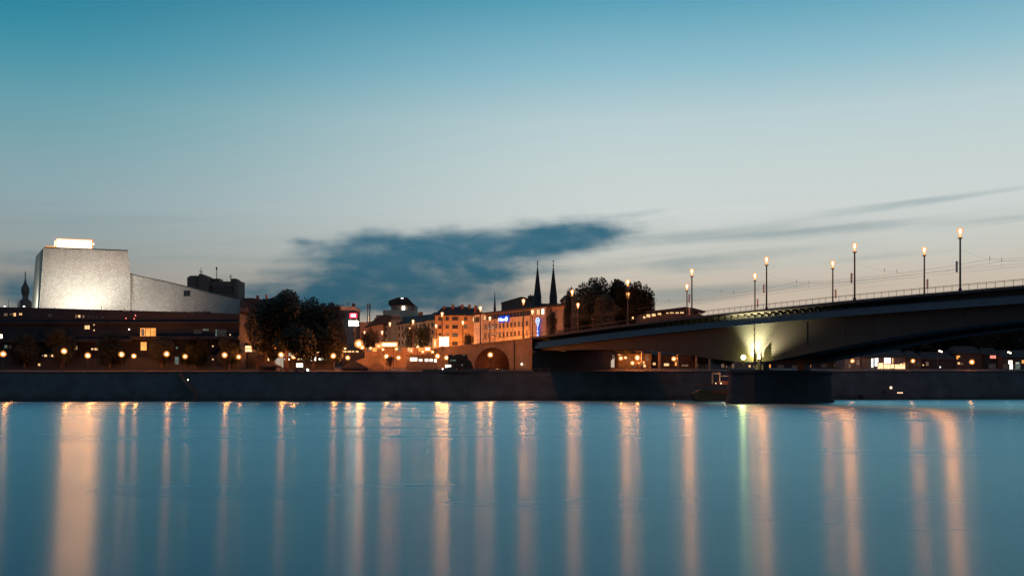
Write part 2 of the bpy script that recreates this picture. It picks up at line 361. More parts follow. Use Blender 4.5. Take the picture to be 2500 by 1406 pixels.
for p in P:
    for d in rows:
        X = p.x*(1+(d/400 if d > 90 else 0)); vs.append((X, p.y+d, gz(p.x, p.y+max(d, 4.0)) if d > 4 else qtop(p.y)))
m_ = len(rows); fs = []
for i in range(n-1):
    for k in range(m_-1): fs.append((i*m_+k, (i+1)*m_+k, (i+1)*m_+k+1, i*m_+k+1))
tag(MB().add(vs, fs).build('ground', ASPH), kind='structure')
# quay railing
def railing_run(pts, h, gap, rails, r, mb):
    for a, b in zip(pts, pts[1:]):
        L_ = (b-a).length; k = max(1, int(L_/gap))
        for i in range(k):
            p = a.lerp(b, i/k); mb.tube(p, p+Vector((0,0,h)), r*1.3, n=5)
        for q in rails: mb.tube(a+Vector((0,0,q)), b+Vector((0,0,q)), r, n=5)
mb = MB(); pts = [Vector((p.x, p.y+3.5, qtop(p.y))) for p in P[1:6]]
railing_run(pts, 1.05, 3.0, (1.05, .55), .035, mb)
o = mb.build('promenade_railing', RAILM); tag(o, 'low steel railing along the top edge of the quay wall', 'railing')

# ------------------------------------------------------------------ bridge frame
BD = Vector((-.5886,.8084,0)); ND = Vector((.8084,.5886,0)); P0 = Vector((93.6,207.8,0))
ZD = [(-400,17),(-200,21.5),(-100,23.4),(-30,24.05),(0,24.1),(25.4,24.0),(50.8,23.6),(76.2,23.1),(101.6,22.4),(127,21.5),(152.4,20.5),(177.8,19.8),(203,19.3),(230,18.8),(300,16.5),(420,14)]
def crv(T, s):
    if s <= T[0][0]: return T[0][1]
    for i in range(len(T)-1):
        if s <= T[i+1][0]:
            a, b = T[i], T[i+1]; t = (s-a[0])/(b[0]-a[0])
            ma = (b[1]-T[i-1][1])/(b[0]-T[i-1][0]) if i > 0 else (b[1]-a[1])/(b[0]-a[0])
            mb_ = (T[i+2][1]-a[1])/(T[i+2][0]-a[0]) if i+2 < len(T) else (b[1]-a[1])/(b[0]-a[0])
            h = b[0]-a[0]
            return (2*t**3-3*t*t+1)*a[1]+(t**3-2*t*t+t)*h*ma+(-2*t**3+3*t*t)*b[1]+(t**3-t*t)*h*mb_
    return T[-1][1]
def zd(s): return crv(ZD, s)
def br(s, w, z): return P0+BD*s+ND*w+Vector((0,0,z))
ZB = [(-250,13),(-190,11),(-150,16),(-90,18.8),(-30,18.2),(0,16.8),(20,15.0),(38,12.6),(50,10.9),(57,10.6),(64,10.9),(80,12.9),(98,14.9),(120,15.8),(147,16.3)]
def zb(s): return crv(ZB, s)
S0, S1 = -250, 147
bridge = thing('river_bridge', br(57, 13, 0), 'long dark steel girder bridge crossing the river on a stone pier', 'bridge')
ss = [S0+(S1-S0)*i/110 for i in range(111)]
def sweep(prof, ss, closed=True):
    mb = MB(); k = None; vs = []; fs = []
    for s in ss:
        p = prof(s); k = len(p); vs += [br(s, w, z) for w, z in p]
    for i in range(len(ss)-1):
        for j in range(k if closed else k-1): fs.append((i*k+j, i*k+(j+1) % k, (i+1)*k+(j+1) % k, (i+1)*k+j))
    if closed: fs += [tuple(range(k)), tuple(range(len(vs)-1, len(vs)-k-1, -1))]
    return mb.add(vs, fs)
sweep(lambda s: [(-.7,zd(s)),(-.7,zd(s)-.55),(1.5,zd(s)-.75),(28,zd(s)-.75),(28.8,zd(s)-.55),(28.8,zd(s)),(27,zd(s)+.02),(14,zd(s)+.2),(1,zd(s)+.02)], ss).build('deck', DARKCONC, bridge)
def box_girder(w0, w1): return sweep(lambda s: [(w0,zd(s)-.78),(w0,zb(s)),(w1,zb(s)),(w1,zd(s)-.78)], ss)
box_girder(2.6, 8.6).build('girder', GIRD, bridge)
box_girder(19.4, 25.4).build('girder', GIRD, bridge)
sb = [S0+(S1-S0)*i/110 for i in range(111)]
def band_bot(s): return zd(s)-(3.5+.35*max(0, min(1, (s-60)/80)))
sweep(lambda s: [(.55,zd(s)-1.7),(.75,zd(s)-1.62),(.05,band_bot(s)-.02),(-.15,band_bot(s))], sb).build('solar_panel_band', SOLAR, bridge)
brk = MB()
b0 = None
for i in range(60):
    s = 10+i*2.2
    if s > S1-1: break
    m1 = MB(); z = zd(s); p = [br(s,-.4,z-.62), br(s,2.55,z-.82), br(s,2.55,z-2.0), br(s,.9,z-1.15)]
    m1.prism(p, BD*.16); m1.build('bracket', GIRD, bridge)
# stiffener over the pier
MB().hexa(br(56.8,2.2,10.7), BD*.55, ND*.38, (0,0,zd(57)-3.4-10.7)).build('bearing_stiffener', GIRD, bridge)
MB().hexa(br(40.6,2.52,14.2), BD*.25, ND*.06, (0,0,5.6)).build('web_stiffener', GIRD, bridge)
for i in range(22):
    q = -14+i*7.3
    if 30 < q < 82 or q > 145: continue
    MB().hexa(br(q,2.565,zb(q)+.15), BD*.14, ND*.03, (0,0,zd(q)-1.0-zb(q)-.2)).build('web_stiffener', GIRD, bridge)
for w in (5.6, 22.4): MB().hexa(br(55.6,w-1.2,8.6), BD*2.4, ND*2.4, (0,0,2.2)).build('bearing', STEEL, bridge)
for w, nm in ((-.45,'railing'),(28.5,'railing')):
    mb = MB(); s = S0
    while s < 300:
        z = zd(s); mb.tube(br(s,w,z-.05), br(s,w,z+1.25), .045, n=5)
        e = s+1.85; z2 = zd(e)
        for q, rr in ((1.25,.05),(1.02,.03),(.16,.022)): mb.tube(br(s,w,z+q), br(e,w,z2+q), rr, n=5)
        s = e
    mb.build(nm, RAILM, bridge)
# pier with rounded ends
mb = MB(); prof = []
def pier_ring(z, g):
    pts = []; Lw0, Lw1, T = -1.6-g, 28.6+g, 3.4+g
    for i in range(13):
        a = math.pi/2+math.pi*i/12; pts.append(br(57+T*math.sin(a), Lw0+T*1.15*math.cos(a), z))
    for i in range(13):
        a = -math.pi/2+math.pi*i/12; pts.append(br(57+T*math.sin(a), Lw1+T*1.15*math.cos(a), z))
    return pts
rings = [pier_ring(-2, .5), pier_ring(.5, .45), pier_ring(2.2, .2), pier_ring(7.6, 0), pier_ring(7.7, .35), pier_ring(8.5, .35)]
k = len(rings[0]); vs = [p for r in rings for p in r]; fs = []
for i in range(len(rings)-1):
    for j in range(k): fs.append((i*k+j, i*k+(j+1) % k, (i+1)*k+(j+1) % k, (i+1)*k+j))
fs.append(tuple(range((len(rings)-1)*k, len(rings)*k)))
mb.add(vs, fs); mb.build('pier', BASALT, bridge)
MB().box(*(0,)*6) if False else None
# land abutment block
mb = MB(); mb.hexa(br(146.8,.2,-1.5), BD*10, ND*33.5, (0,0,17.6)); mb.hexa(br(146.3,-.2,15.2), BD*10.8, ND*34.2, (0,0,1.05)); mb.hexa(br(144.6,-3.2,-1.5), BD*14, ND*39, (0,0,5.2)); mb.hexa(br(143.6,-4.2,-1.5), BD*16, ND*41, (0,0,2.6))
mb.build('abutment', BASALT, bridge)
# small wedge-shaped fixture and floodlight on the pier head
mb = MB(); c = br(53.6, .9, 8.5); mb.hexa(c, BD*.9, ND*.5, (0,0,3.8)); mb.prism([c+Vector((0,0,3.8)), c+BD*.9+Vector((0,0,3.8)), c+Vector((0,0,4.6))], ND*.5)
o = mb.build('pier_marker_post', STEEL); tag(o, 'small dark slant-topped post beside the floodlight on the bridge pier', 'post')
fl = thing('pier_floodlight', br(58.6,.3,8.5), 'glaring yellow-green floodlight at the foot of the lit bridge girder', 'floodlight')
c = fl.location
m1 = MB(); m1.tube(c, c+UP_*2.5, .14, n=7); m1.build('stand', STEEL, fl)
MB().hexa(c+Vector((-.5,-.3,2.45)), (1.0,0,0), (0,.6,0), (0,0,.2)).build('housing', STEEL, fl)
mb = MB(); mb.ball(c+Vector((0,0,3.3)), .62, 12, 7); mb.build('lamp', E_FLOOD, fl, True); bulb_light(c+Vector((0,0,3.3)), 160, (.95,.75,.2), .72, fl)

# ------------------------------------------------------------------ stone viaduct with arch
via = thing('stone_viaduct', br(165,13,9), 'brown stone approach viaduct with one lit segmental arch', 'viaduct')
sa0, sa1, zs, zc = 159.6, 181.0, 11.2, 18.0
def arch_z(s):
    t = (s-(sa0+sa1)/2)/((sa1-sa0)/2)
    return zs+(zc-zs)*math.sqrt(max(0, 1-abs(t)**2.1))
samp = sorted(set([147.0,150,153,156,sa0-.01]+[sa0+(sa1-sa0)*i/28 for i in range(29)]+[sa1+.01]+[sa1+6*i for i in range(1,14)]))
def top(s): return zd(s)-.1
def low(s): return arch_z(s) if sa0 <= s <= sa1 else 7.5
for w in (-.6, 28.6):
    vs = []; fs = []
    for s in samp: vs += [br(s,w,low(s)), br(s,w,top(s))]
    for i in range(len(samp)-1): fs.append((2*i, 2*i+2, 2*i+3, 2*i+1))
    MB().add(vs, fs).build('wall', BROWNST, via)
ar = [sa0+(sa1-sa0)*i/28 for i in range(29)]
vs = []; fs = []
for s in [sa0]+ar+[sa1]: pass
lst = [(sa0,7.5)]+[(s,arch_z(s)) for s in ar]+[(sa1,7.5)]
for s, z in lst: vs += [br(s,-.6,z), br(s,20,z)]
for i in range(len(lst)-1): fs.append((2*i, 2*i+1, 2*i+3, 2*i+2))
MB().add(vs, fs).build('vault', BRICK, via)
MB().hexa(br(sa0-1,20,7.4), BD*(sa1-sa0+2), ND*.6, (0,0,12)).build('back_wall', BRICK, via)
mb = MB(); mb.hexa(br(156.6,-.95,7.5), BD*.5, ND*.32, (0,0,top(157)-7.6)); mb.build('pilaster', STEEL, via)
mb = MB()
for a, b in zip(samp, samp[1:]):
    if b-a < .1: continue
    mb.add([br(a,-.95,top(a)), br(a,-.95,top(a)-.5), br(b,-.95,top(b)-.5), br(b,-.95,top(b)), br(a,.1,top(a)), br(b,.1,top(b)), br(a,-.61,top(a)-.55), br(b,-.61,top(b)-.55)], [(0,1,2,3),(0,3,5,4),(1,6,7,2)])
mb.build('parapet_coping', BROWNST, via)
vs = []; fs = []; ss2 = [147+i*6 for i in range(27)]
for s in ss2: vs += [br(s,-.58,zd(s)-.08), br(s,28.58,zd(s)-.08)]
for i in range(len(ss2)-1): fs.append((2*i,2*i+1,2*i+3,2*i+2))
MB().add(vs, fs).build('roadway', ASPH, via)
wl = thing('wall_light', br(152.0,-.7,11.9), 'tiny white light on the viaduct wall beside the bridge abutment', 'light')
MB().tube(br(152,-.62,11.9), br(152,-1.0,11.9), .10).build('bracket', STEEL, wl); MB().ball(br(152,-1.15,11.9), .26, 8, 5, 1.4).build('lamp', E_BRIGHT, wl)

# ------------------------------------------------------------------ bridge lamps
def bridge_lamp(label, group, base, H_, side, power=4600):
    t = thing('bridge_lamp', base, label, 'street lamp', group); h = H_-2.15
    MB().lathe(base, [(.34,0),(.34,.5),(.24,.6)], 10).build('base', POSTM, t)
    MB().tube(base+Vector((0,0,.55)), base+Vector((0,0,h)), .21, .17, 10).build('pole', POSTM, t)
    MB().lathe(base+Vector((0,0,h)), [(.26,0),(.30,.5),(.38,1.0),(.56,1.45),(.66,1.85),(.5,2.15),(.1,2.3)], 14).build('lamp_head', GLOW, t, True)  # head glass swollen into an emitting shell that draws the orange halo
    MB().lathe(base+Vector((0,0,h)), [(.2,-.05),(.5,.12),(.54,.2),(.2,.1)], 14).build('downlight_shield', POSTM, t)  # dark dish added under the bulb to cut off its downward light
    MB().lathe(base+Vector((0,0,h+.1)), [(.04,.2),(.07,.6),(.13,1.0),(.24,1.35),(.27,1.6),(.18,1.82),(.04,1.92)], 10).build('bulb', E_FLAME, t, True); bulb_light(base+UP_*(h+1.55), power, LCOL, .30, t)
    if side:
        c = base+Vector((side*.75-.2, -.1, H_*.30))
        m1 = MB(); m1.hexa(c, (.42,0,0), (0,.14,0), (0,0,2.3)); m1.build('sign_panel', BANNER, t)
        MB().tube(base+Vector((0,0,H_*.30+1.9)), c+Vector((.2,.07,1.9)), .04, n=5).build('bracket', POSTM, t)
    return t
ORD = ['first','second','third','fourth','fifth','sixth','seventh','eighth','ninth','tenth','eleventh','twelfth']
near_x = [2345,2091,1876,1693,1534,1398,1281,1176,1082]
for k in range(9):
    s = 25.4*k; z = zd(s)
    lab = 'tallest torch lamp post on the near bridge railing, at the right end' if k == 0 else f'torch lamp post on the near bridge side, {ORD[k]} counting from the right end'
    bridge_lamp(lab, 'torch lamps on the near side of the bridge', br(s,-.1,z), 13.0, -1 if k < 4 else 0)
far_top = {1:604,2:637.5,3:668,4:694,5:714,6:740,7:757,8:773}
far_x = {1:2256.4,2:2033,3:1843,4:1677,5:1533,6:1411,7:1300,8:1196}
for k in range(1, 9):
    s = 25.4*k; z = zd(s); b = br(s,27.6,z); X = ax(far_x[k], b.y); b = Vector((X, b.y, z)); H_ = az(far_top[k], b.y)-z
    bridge_lamp(f'torch lamp post on the far bridge side, {ORD[k-1]} counting from the right', 'torch lamps on the far side of the bridge', b, min(max(H_,10.5),15.5), 1 if k < 5 else 0, 2400)
for (x, y, Y, what) in [(1130,783.5,405,'in front of the ochre corner house'),(1065,792,425,'left of the blazing square billboard'),(1008.6,781,400,'above the orange-lit street trees'),(1000,799,430,'lowest one among the orange-lit street trees'),(952,787,425,'before the white street house'),(933,808,450,'before the street houses above the long glowing sign'),(890,808.5,470,'at the far end of the approach road')]:
    X = ax(x, Y); ztop = az(y, Y); bridge_lamp('torch lamp post on the approach road, '+what, 'torch lamps along the approach road', Vector((X, Y, ztop-12.0)), 12.0, 0, 2400)

# ------------------------------------------------------------------ overhead wires
for w, lab in ((11.5,'overhead tram wire over the track nearer the camera side'),(16.5,'overhead tram wire over the track on the far side')):
    mb = MB(); t = thing('overhead_wire', br(0,w,zd(0)+6), lab, 'wire', 'tram wires over the bridge')
    con = MB(); mes = MB(); dr = MB()
    prev = None
    for i in range(-40, 92):
        s = i*2.54; f = (s/50.8) % 1; sag = 1.1*(4*(f-.5)**2); zc_ = zd(s)+5.9; zm = zd(s)+6.5+sag*.9
        if prev:
            con.tube(br(prev[0],w,prev[1]), br(s,w,zc_), .018, n=4, caps=False); mes.tube(br(prev[0],w+.1,prev[2]), br(s,w+.1,zm), .022, n=4, caps=False)
        if i % 5 == 0: dr.tube(br(s,w,zc_), br(s,w+.1,zm), .015, n=4, caps=False)
        prev = (s, zc_, zm)
    con.build('contact_wire', POSTM, t); mes.build('messenger_wire', POSTM, t); dr.build('dropper', POSTM, t)
for k in range(0, 5):
    s = 25.4*k; z = zd(s); t = thing('span_wire', br(s,14,z+8), f'thin span wire across the tracks between the {ORD[k]} pair of bridge lamps from the right', 'wire', 'span wires between bridge lamps')
    m1 = MB(); pts = [br(s, -.1+27.6*i/10, z+8.6-1.2*math.sin(math.pi*i/10)) for i in range(11)]
    for a, b in zip(pts, pts[1:]): m1.tube(a, b, .011, n=4, caps=False)
    m1.build('wire', POSTM, t); m1 = MB()
    for w in (11.6, 16.6):
        i = w/27.6*10; q = br(s, w, z+8.6-1.2*math.sin(math.pi*i/10)); m1.tube(q-Vector((0,0,.1)), q+Vector((0,0,.75)), .05, n=5)
    m1.build('insulator', POSTM, t)

# ------------------------------------------------------------------ building helpers
UP = Vector((0,0,1))
def frame_of(a):
    a = Vector((a[0], a[1], 0)).normalized(); return a, Vector((a.y,-a.x,0)), Vector((-a.y,a.x,0))   # along, outward, inward
def block(p, a, L_, D, z0, z1, mb=None):
    a, o_, i_ = frame_of(a); mb = mb or MB(); return mb.hexa(Vector((p[0],p[1],z0)), a*L_, i_*D, (0,0,z1-z0))
def gable_roof(p, a, L_, D, z, h, over=.5, hip=0.0):
    a, o_, i_ = frame_of(a); b = Vector((p[0],p[1],z)); l, r = b-a*over+o_*over, b+a*(L_+over)+o_*over; D2 = D+2*over
    lb, rb = l+i_*D2, r+i_*D2; rl, rr = l+i_*(D2/2)+a*hip+UP*h, r+i_*(D2/2)-a*hip+UP*h
    dn = UP*-.3
    return MB().add([l,r,rb,lb,rl,rr,l+dn,r+dn,rb+dn,lb+dn], [(0,1,5,4),(2,3,4,5),(0,4,3),(1,2,5),(0,6,7,1),(1,7,8,2),(2,8,9,3),(3,9,6,0),(6,9,8,7)])
def window(root, p, a, s, z, w, h, mat, fr=FRAME, sill=False, name='window'):
    a, o_, i_ = frame_of(a); c = Vector((p[0],p[1],z))+a*s
    q = MB().hexa(c-a*(w/2)+o_*.03, a*w, o_*.05, UP*h).build(name, mat, root)
    if fr:
        m1 = MB(); t = min(.14, w*.12); b = c-a*(w/2)+o_*.02
        m1.hexa(b-a*t, a*t, o_*.14, UP*h); m1.hexa(b+a*w, a*t, o_*.14, UP*h); m1.hexa(b-a*t+UP*h, a*(w+2*t), o_*.14, UP*t)
        m1.hexa(b-a*(t+.1)-UP*t, a*(w+2*t+.2), o_*.24, UP*t); m1.hexa(b+a*(w/2-.04), a*.08, o_*.10, UP*h)
        m1.build('frame', fr, q)
    return q
def pxwin(root, x, y, wpx, hpx, Y, mat, name='window', fr=None):
    """a window lying in a facade plane that faces the river at depth Y"""
    k = Y/F; return window(root, (ax(x,Y), Y), (1,0), 0, az(y+hpx/2,Y), wpx*k, hpx*k, mat, fr, name=name)
def text(root, s, pos, a, size, mat, name='lettering', center=True):
    a, o_, i_ = frame_of(a)
    cu = bpy.data.curves.new(name, 'FONT'); cu.body = s; cu.size = size; cu.extrude = .06; cu.materials.append(mat); cu.resolution_u = 3
    if center: cu.align_x = 'CENTER'
    o = bpy.data.objects.new(name, cu); C.objects.link(o)
    dg = bpy.context.evaluated_depsgraph_get(); me = bpy.data.meshes.new_from_object(o.evaluated_get(dg)); bpy.data.objects.remove(o); bpy.data.curves.remove(cu)
    me.name = name
    if not me.materials: me.materials.append(mat)
    o = bpy.data.objects.new(name, me); C.objects.link(o)
    if root: o.parent = root; pos = Vector(pos)-wloc(root)
    o.matrix_local = Matrix.Translation(pos) @ Matrix((a, UP, o_)).transposed().to_4x4()
    return o

# ------------------------------------------------------------------ opera house
YO, YB = 350.0, 372.0
op = thing('opera_house', at(300,800,YO), 'floodlit opera house with diamond-shingled stage tower and long sloping hall', 'opera house')
dz = Vector((-13.5, YB-YO, 0))
tower = [(97,775),(110,603.5),(312,611),(319,676),(319,775)]
MB().prism([at(x,y,YO) for x,y in tower], dz).build('stage_tower', SHING, op)
tail = [(319.3,775)]+[(319.3,668)]+[(330,671),(345,675),(372,680.5),(400,686),(430,693),(455,699),(490,708),(520,715.5),(555,722.5),(588,729)]+[(586,775)]
MB().prism([at(x,y,YO+.8) for x,y in tail], Vector((-13,YB-YO-1,0))).build('sloping_hall', SHING, op)
f0, f1 = at(96.8,775,YO), at(109.8,604.0,YO)
MB().prism([f0+dz*.004, f1+dz*.004, f1+dz*.93+Vector((0,0,-.6)), f1+dz*.99+Vector((-.2,0,-4)), f0+dz*.99], (-.3,-.18,0)).build('side_wall', SHING2, op)
def strip(pts, Y, th, name, mat, depth=.5):
    mb = MB(); P_ = [at(x,y,Y) for x,y in pts]
    for a, b in zip(P_, P_[1:]): mb.add([a+Vector((0,-.25,0)), b+Vector((0,-.25,0)), b+Vector((0,-.25,-th)), a+Vector((0,-.25,-th)), a+Vector((0,depth,.05)), b+Vector((0,depth,.05))], [(0,1,2,3),(0,4,5,1)])
    mb.build(name, mat, op)
strip([(109,603),(312.6,610.6)], YO, .4, 'roof_edge', STEEL)
strip([(319,667.5),(345,674.5),(400,685.4),(455,698.4),(520,715),(588,728.5)], YO+.8, .28, 'roof_edge', STEEL)
pxwin(op, 456.5, 716.5, 13, 12, YO+.75, GLASS, fr=STEEL)
ln = MB(); a = at(137,606,YO+3); ln.prism([at(137,607,YO+3), at(139,583.5,YO+3), at(224.5,587,YO+3), at(224.5,610,YO+3)], (-3.6,6,0)); ln.build('roof_lantern', E_CROWN, op); MB().prism([at(134.5,607.5,YO+3.2), at(136.8,581.5,YO+3.2), at(226.8,585,YO+3.2), at(226.8,611,YO+3.2)], (0,.25,0)).build('lantern_halo', E_HALO, op)  # larger orange plate behind the lantern imitates its halo
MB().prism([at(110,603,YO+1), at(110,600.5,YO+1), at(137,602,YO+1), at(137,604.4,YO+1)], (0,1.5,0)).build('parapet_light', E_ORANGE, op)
MB().ball(at(228,596,YO+3), .35, 8, 5).build('roof_lamp', E_LIL, op)

# ------------------------------------------------------------------ terraced foot of the opera, dark, with lit windows
YP = 326.0
pod = thing('terraced_building', at(280,905,YP), 'dark terraced river-front building with scattered lit windows below the opera', 'building')
pt = [(-260,905),(-260,748.5),(0,749.5),(72,751),(150,753),(230,755.5),(320,758),(400,760.5),(480,762.5),(585,766),(585,905)]
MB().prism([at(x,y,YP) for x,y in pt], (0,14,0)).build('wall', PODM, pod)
mb = MB()
for (x0,x1,y0,y1,d) in [(-200,330,828,836,3.5),(-200,420,874,905,5),(330,590,822,830,4),(420,600,868,905,5.5),(-200,590,786,791,1.6)]:
    p0, p1 = at(x0,y1,YP), at(x1,y0,YP); mb.box(p0.x, p1.x, YP-d, YP-.01, p0.z, p1.z)
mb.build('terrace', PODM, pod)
WINS = [(15,768,8,6,'D'),(28.5,767,7,4,'D'),(36.6,768,6,8,'W'),(51,767,7,5,'W'),(187,772,5,7,'D'),(194,772,5,6,'W'),(204,773,5,7,'D'),(213.5,799,12,9,'W'),(3,821,7,9,'B'),(27,847,8,7,'D'),(15,846,7,7,'G'),
 (185,849,8,9,'W'),(226,852,5,4,'W'),(236,852,9,5,'W'),(252,850,4,4,'W'),(258,847,7,6,'W'),(483,810,18,9,'g'),(503,805,14,4,'G'),(528,813,3,18,'G'),(542,813,22,16,'g'),(432,849,4,5,'G'),(209,790,2,2,'W'),(230,793,3,3,'W'),(230,806,3,3,'W'),(237,790,2,2,'W'),(315.6,804,3,3,'B'),(308,777,2.5,2.5,'R'),(331,770,2,4,'R'),(328,778,2,3,'R'),(123,770,9,5,'g'),(216,773,5,5,'g'),(226,774,4,4,'g'),(237,774,5,5,'g'),(250,775,5,5,'g')]
E_FAINT = emat('faint_window_light', (.5,.45,.42), .05, False, .4, .9)
MM = {'D':E_DIM,'W':E_WARM,'B':E_BRIGHT,'G':E_GREEN,'O':E_ORANGE,'R':E_REDD,'g':E_FAINT}
for x, y, w, h, c in WINS: pxwin(pod, x, y, w, h, YP, MM[c], fr=STEEL if w > 5 else None)
q = pxwin(pod, 362, 811, 38, 20, YP, E_ORANGE, fr=STEEL); pxwin(pod, 349, 811, 7, 17, YP-.3, E_DIM)
for x in (356, 368): MB().box(ax(x,YP)-.07, ax(x,YP)+.07, YP-.25, YP-.1, az(821,YP), az(801,YP)).build('mullion', STEEL, pod)
pxwin(pod, 351, 845, 14, 20, YP, E_ORANGE)
for x, y, w, h, c in [(54,867,20,5,'O'),(72,867,8,5,'B'),(105,868,4,4,'D'),(112,868,6,5,'W'),(121,869,5,4,'D'),(129,868,6,5,'W'),(82,869,3,3,'D'),(96,890,5,5,'W'),(432,880,9,18,'G'),(520,877,3,3,'W'),(562,817,3,3,'W'),(575,847,4,4,'W'),(520,845,3,3,'W'),(24,868,4,4,'W')]:
    pxwin(pod, x, y, w, h, YP-5.6, MM[c])
# flagpoles and little white roof lights at the left
for x, y0, y1 in ((21,748,732),(43,750,733),(48,750,732)):
    t = thing('flagpole', at(x,y0,YP+5), 'short white flagpole on the dark terrace roof, '+{21:'far left, standing apart',43:'left of two before the onion dome',48:'right of two before the onion dome'}[x], 'flagpole', 'flagpoles on the terrace roof')
    MB().tube(at(x,y0+2,YP+5), at(x,y1,YP+5), .13, .09, 6).build('pole', WHITEP, t); MB().ball(at(x,y1,YP+5), .16, 8, 5).build('finial', WHITEP, t)
for x, lab in ((12,'small white roof light at the far left end of the dark terrace'),(59,'small white roof light right of the onion-domed church')):
    t = thing('roof_light', at(x,749,YP+3), lab, 'light', 'roof lights on the terrace'); MB().box(ax(x,YP+3)-.3, ax(x,YP+3)+.3, YP+2.8, YP+3.2, az(751,YP+3), az(749,YP+3)).build('housing', STEEL, t); MB().ball(at(x,748,YP+3), .4, 10, 6, .6).build('lamp', E_WHITE2, t)
for x, h, lab in ((133,6,'slim dark mast before the bright foot of the opera'),(248,9,'taller slim dark mast before the middle of the opera tower')):
    t = thing('roof_mast', at(x,754,YP+4), lab, 'mast'); MB().tube(at(x,757,YP+4), at(x,754-h,YP+4), .09, .05, 5).build('pole', STEEL, t)

# leafy growth along the terrace roof edge
def leaf_cloud(rn, blobs, n, size, mb=None):
    mb = mb or MB(); tot = sum(b[3]*b[4]*b[5] for b in blobs)
    for (cx,cy,cz,rx,ry,rz) in blobs:
        for _ in range(max(6, int(n*rx*ry*rz/tot))):
            d = Vector((rn.gauss(0,1), rn.gauss(0,1), rn.gauss(0,1))).normalized()*(rn.random()**.42)
            c = Vector((cx+d.x*rx, cy+d.y*ry, cz+d.z*rz)); u = Vector((rn.gauss(0,1), rn.gauss(0,1), rn.gauss(0,1))).normalized(); v = u.orthogonal().normalized()
            s = size*rn.uniform(.55,1.25); w = s*rn.uniform(.5,.9)
            mb.add([c-u*s, c-v*w*.6, c+u*s, c+v*w], [(0,1,2,3)])
    return mb
def hedge(name, x0, x1, ytop, Y, hpx, label, n, seed):
    rn = random.Random(seed); k = Y/F; bl = []; x = x0
    while x < x1:
        r = rn.uniform(10,20); h = hpx*rn.uniform(.6,1.1); bl.append((ax(x,Y), Y+1.5, az(ytop+2,Y), r*k, 1.2, h*k)); x += r*1.1
    o = leaf_cloud(rn, bl, n, .35).build(name, LEAF); tag(o, label, 'hedge', kind=None); return o
hedge('roof_hedge', 350, 500, 763, YP+1, 6, 'low leafy hedge along the terrace roof below the sloping hall', 1500, 3)

# ------------------------------------------------------------------ high-rise behind the hall
Yh = 620.0
hr = thing('office_tower', at(520,900,Yh), 'tall stepped concrete office tower behind the sloping opera hall', 'office tower')
def fblk(root, name, mat, x0, x1, ytop, Y, D, ybot=900, mb=None):
    return MB().box(ax(x0,Y), ax(x1,Y), Y, Y+D, az(ybot,Y), az(ytop,Y)).build(name, mat, root)
HB = pmat('tower_concrete', (.12,.095,.078), .85, .15, .1)
MB().prism([at(457,900,Yh), at(457,678,Yh), at(465,673,Yh), at(485,673,Yh), at(485,900,Yh)], (0,18,0)).build('wing', HB, hr)
MB().prism([at(485.3,900,Yh-4), at(485.3,669,Yh-4), at(492,668,Yh-4), at(501,675,Yh-4), at(507.6,675.3,Yh-4), at(507.6,900,Yh-4)], (0,20,0)).build('stair_tower', HB, hr)
fblk(hr, 'main_block', HB, 508, 571, 687, Yh+1, 18)
fblk(hr, 'roof_plant', STEEL, 509, 536, 680, Yh+3, 8, 687)
fblk(hr, 'end_tower', HB, 571.3, 581, 684, Yh-2, 16)
MB().prism([at(563,687,Yh+4), at(563,680,Yh+4), at(577,680,Yh+4), at(580,685,Yh+4), at(580,688,Yh+4)], (0,8,0)).build('roof_plant', STEEL, hr)
for y in (699, 709): fblk(hr, 'window_band', GLASS, 510, 570, y, Yh+.6, .3, y+5.5)
for x, y0, y1, k in ((491,669,654,1),(529,680,652,0),(563.5,681,669,1)):
    m1 = MB(); m1.tube(at(x,y0+2,Yh), at(x,y1,Yh), .30, .16, 6)
    if k:
        m1.tube(at(x-3,y0-5,Yh), at(x+3,y0-5,Yh), .13, n=5); m1.tube(at(x-3,y0-5,Yh), at(x-3,y0-8,Yh), .18, n=5); m1.tube(at(x+3,y0-5,Yh), at(x+3,y0-8,Yh), .18, n=5)
    else: m1.tube(at(x,y1+7,Yh), at(x,y1,Yh), .5, .5, 6)
    m1.build('antenna', STEEL, hr)

# ------------------------------------------------------------------ churches
Yc = 430.0
ch = thing('onion_domed_church', at(51,905,Yc), 'small church tower with black onion dome and cross, left of the opera', 'church')
k = Yc/F; cx = at(51,750,Yc)
MB().lathe(Vector((cx.x,Yc+4,0)), [(16*k,az(905,Yc)),(16*k,az(744,Yc)),(14.5*k,az(735,Yc)),(10*k,az(730,Yc)),(8*k,az(728.5,Yc))], 14).build('drum', COPPER, ch, False)
MB().lathe(Vector((cx.x,Yc+4,0)), [(7.2*k,az(729,Yc)),(7.2*k,az(718,Yc)),(8.8*k,az(717,Yc)),(9*k,az(714,Yc))], 8).build('belfry', COPPER, ch)
MB().lathe(Vector((cx.x,Yc+4,0)), [(8.4*k,az(714.5,Yc)),(9.4*k,az(709,Yc)),(9.2*k,az(702,Yc)),(7*k,az(696,Yc)),(4*k,az(690,Yc)),(2.2*k,az(684,Yc)),(1.2*k,az(677,Yc)),(.7*k,az(671,Yc))], 12).build('onion_dome', COPPER, ch, True)
m1 = MB(); b = Vector((cx.x,Yc+4,0)); m1.tube(b+UP*az(672,Yc), b+UP*az(660,Yc), .14, n=5); m1.tube(b+UP*az(665,Yc)+Vector((-.5,0,0)), b+UP*az(665,Yc)+Vector((.5,0,0)), .12, n=5); m1.ball(b+UP*az(671,Yc), .35, 8, 5); m1.build('cross', COPPER, ch)
for dx in (0,): MB().box(b.x-1.2*k+dx, b.x+1.2*k+dx, Yc+4-7.6*k, Yc+4-7.0*k, az(726,Yc), az(720,Yc)).build('belfry_opening', E_FAINT, ch)

